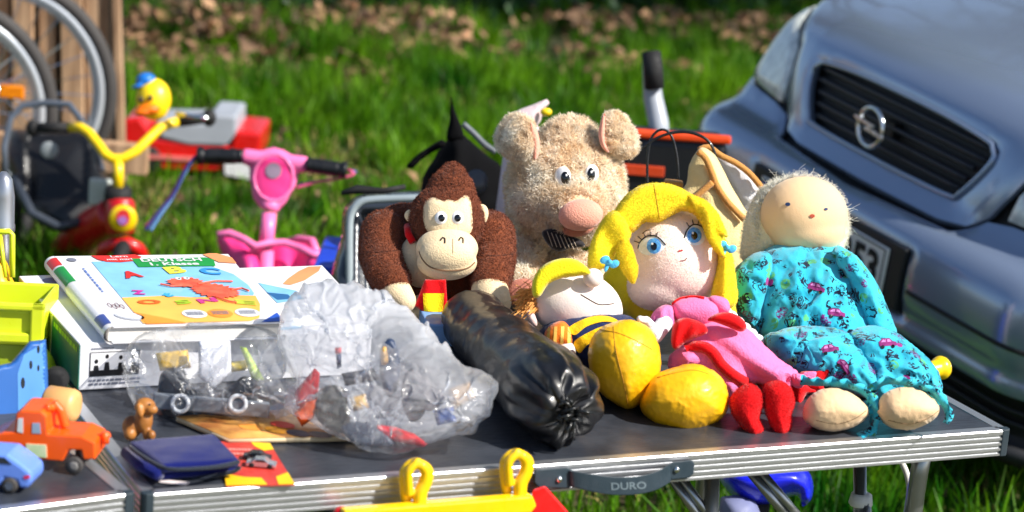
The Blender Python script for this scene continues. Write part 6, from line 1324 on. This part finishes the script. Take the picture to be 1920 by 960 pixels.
# orange tow truck
OR = plastic('toy_orange', (246, 92, 14), .35, coat=.2); td = TD(120, 888); ow = thing('toy_tow_truck', 'orange toy tow truck with a pale door panel and a rear hook', 'toy truck', T(90, 888, .7))
u = td/FPX; f = Fr(T(150, 890, .700), RH-FH*.06, None); X = lambda x: (x-150)*u; Zf = lambda y: (888-y)*u
bd2 = MB(); bd2.prism(f, [(X(-30), Zf(868)), (X(-30), Zf(838)), (X(0), Zf(822)), (X(22), Zf(818)), (X(24), Zf(782)), (X(34), Zf(774)), (X(72), Zf(772)), (X(82), Zf(780)), (X(86), Zf(815)), (X(150), Zf(812)), (X(176), Zf(822)), (X(178), Zf(855)), (X(155), Zf(858)), (X(150), Zf(840)), (X(126), Zf(842)), (X(116), Zf(866)), (X(44), Zf(868)), (X(36), Zf(852)), (X(16), Zf(850)), (X(4), Zf(868))], 0, .052)
bd2.build('body', OR, ow, bevel=.002)
MB().prism(f, [(X(56), Zf(816)), (X(56), Zf(796)), (X(70), Zf(794)), (X(73), Zf(815))], -.0006, .0526).build('side_window', mat('toy_glass', (150, 170, 190), .2), ow); MB().prism(f, [(X(28), Zf(816)), (X(29), Zf(790)), (X(38), Zf(788)), (X(39), Zf(818))], -.0006, .0526).build('windscreen', mat('toy_glass2', (214, 224, 224), .2), ow)
MB().prism(f, [(X(46), Zf(862)), (X(46), Zf(838)), (X(84), Zf(836)), (X(86), Zf(861))], -.0012, .0).build('door_panel', mat('panel_pale', (222, 232, 190), .45, col2=(190, 222, 170), vs=80), ow)
for (x, r) in ((138, 17), (20, 16)):
    for y in (-.003, .044):
        wl_ = MB().lathe(f(X(x), y, r*u), f.y, [(0, r*u*.8), (.001, r*u), (.011, r*u), (.012, r*u*.8)]).build('wheel', RUB, ow, True); MB().lathe(f(X(x), y-.0006, r*u), f.y, [(0, r*u*.2), (.0, r*u*.52), (.0012, r*u*.56)]).build('rim', plastic('rim_grey', (120, 118, 116), .3), wl_, True)
cm = MB(); cm.tube([f(X(74), .026, Zf(812)), f(X(76), .026, Zf(776)), f(X(88), .026, Zf(768)), f(X(98), .026, Zf(780)), f(X(108), .026, Zf(812))], .0055, 10); cm.tube([f(X(76), .012, Zf(770)), f(X(92), .04, Zf(784))], .0045, 10); cm.blend('boom', OR, ow, .0012, 2)
cm = MB(); cm.tube([f(X(150), .026, Zf(826)), f(X(186), .026, Zf(822)), f(X(194), .026, Zf(818))], .003, 10); cm.tube([f(X(184), .026, Zf(814)), f(X(186), .026, Zf(836))], .0045, 10); cm.build('tow_hook', OR, ow, True)
# pale blue car
LB = plastic('toy_pale_blue', (104, 142, 232), .3, coat=.3); f = Fr(T(20, 924, .700), RH-FH*.12, None); u = TD(20, 924)/FPX
bc = thing('toy_car', 'pale blue toy sports car cut off by the left edge of the picture', 'toy car', T(0, 925, .7))
b_ = MB().prism(f, [((x-20)*u, (924-y)*u) for x, y in ((-90, 915), (-90, 885), (-60, 872), (-30, 852), (10, 850), (40, 868), (58, 880), (60, 898), (52, 912), (36, 914), (30, 900), (8, 898), (0, 916), (-60, 916))], 0, .045).build('body', LB, bc, bevel=.004)
MB().prism(f, [((x-20)*u, (924-y)*u) for x, y in ((44, 888), (54, 884), (56, 890), (46, 893))], -.0008, .002).build('tail_light', plastic('lamp_red', (220, 40, 80), .3), bc)
MB().prism(f, [((x-20)*u, (924-y)*u) for x, y in ((-45, 870), (-26, 857), (6, 856), (20, 868))], -.0006, .0456).build('side_window', GL, bc)
for x in (18, -66):
    for y in (-.003, .038): wq = MB().lathe(f((x-20)*u, y, 15*u), f.y, [(0, 12*u), (.001, 15*u), (.010, 15*u), (.011, 12*u)]).build('wheel', RUB, bc, True); MB().lathe(f((x-20)*u, y-.0008, 15*u), f.y, [(0, 2*u), (.0, 9*u), (.0014, 9.5*u)], 5).build('rim', CHR, wq, False)

# ================================================================== cream basket with wire handles, blue tin behind the ape
bs = thing('cloth_basket', 'cream fabric basket with tan piping and a white lining, standing behind the dolls', 'basket', T(1360, 560, .7))
KC = 3.78; CRF = fabric('cream_linen', (232, 208, 150), var=.06, bump=.8, bs=400); PIP = fabric('tan_piping', (196, 140, 76)); LIN = fabric('white_lining', (232, 232, 238), trans=.2)
inflate([(1318, 276), (1340, 290), (1356, 318), (1372, 350), (1392, 384), (1410, 420), (1404, 500), (1360, 580), (1290, 540), (1262, 420), (1262, 372), (1286, 346), (1292, 310), (1306, 284)], KC-.02, .03, 6, fold=lambda x, y: .004*nz(x, y, 2, .04)).build('side', CRF, bs, True)
inflate([(1330, 280), (1370, 296), (1400, 318), (1426, 346), (1440, 380), (1436, 430), (1402, 440), (1386, 380), (1360, 325), (1342, 300)], KC+.03, .012, 5, fold=lambda x, y: .006*nz(x, y, 5, .05)).build('lining', LIN, bs, True)
inflate([(1400, 320), (1430, 350), (1470, 380), (1480, 470), (1420, 560), (1400, 440)], KC+.05, .03, 6).build('side', CRF, bs, True)
for p, dd in (([(1308, 284), (1322, 296), (1334, 322), (1344, 348), (1362, 376), (1384, 400), (1396, 412)], -.05), ([(1310, 282), (1328, 276), (1352, 292), (1380, 306), (1406, 326), (1428, 352)], .01), ([(1336, 342), (1322, 354), (1306, 368), (1292, 378)], -.052)):
    P = cr(p, 5, False); MB().tube([W(x, y, KC+dd) for x, y in P], .0052, 8).build('piping', PIP, bs, True)
WR = plastic('wire_black', (16, 16, 18), .3, coat=.3)
P = cr([(1180, 300), (1200, 280), (1226, 262), (1256, 250), (1290, 248), (1320, 258), (1336, 276), (1342, 300), (1343, 325)], 5, False); MB().tube([W(x, y, KC-.01) for x, y in P], .0024, 8).build('handle', WR, bs, True)
P = cr([(1214, 345), (1214, 300), (1220, 262), (1234, 245), (1250, 245), (1262, 262), (1270, 300), (1272, 340)], 5, False)
MB().tube([W(x, y, KC+.05) for x, y in P], .0022, 8).build('handle', WR, bs, True)
b3 = MB(); b3.box(Fr(W(1262, 352, KC+.02), RH, FH), -.015, .015, -.01, .01, -.012, .012); b3.build('tab', PIP, bs, bevel=.003)
btn = thing('blue_box', 'small pale blue box end between the ape and the black roll', 'box', T(835, 625, .7))
q1 = TD(835, 640); MB().box(Fr(T(835, 650, .7005), RH+FH*.2, None), -.028, .03, 0, .08, 0, .032).build('carton', plastic('box_blue', (110, 150, 200), .5), btn, bevel=.002)
bt4 = thing('blue_crate', 'bright blue plastic crate edge just left of the moulded black seat', 'crate', T(628, 700, 0)); f = Fr(W(625, 503, 4.6), RH, FH)
MB().box(f, -.04, .30, 0, .25, -f.o.z, 0).build('body', plastic('crate_blue', (20, 60, 190), .4), bt4, bevel=.006)
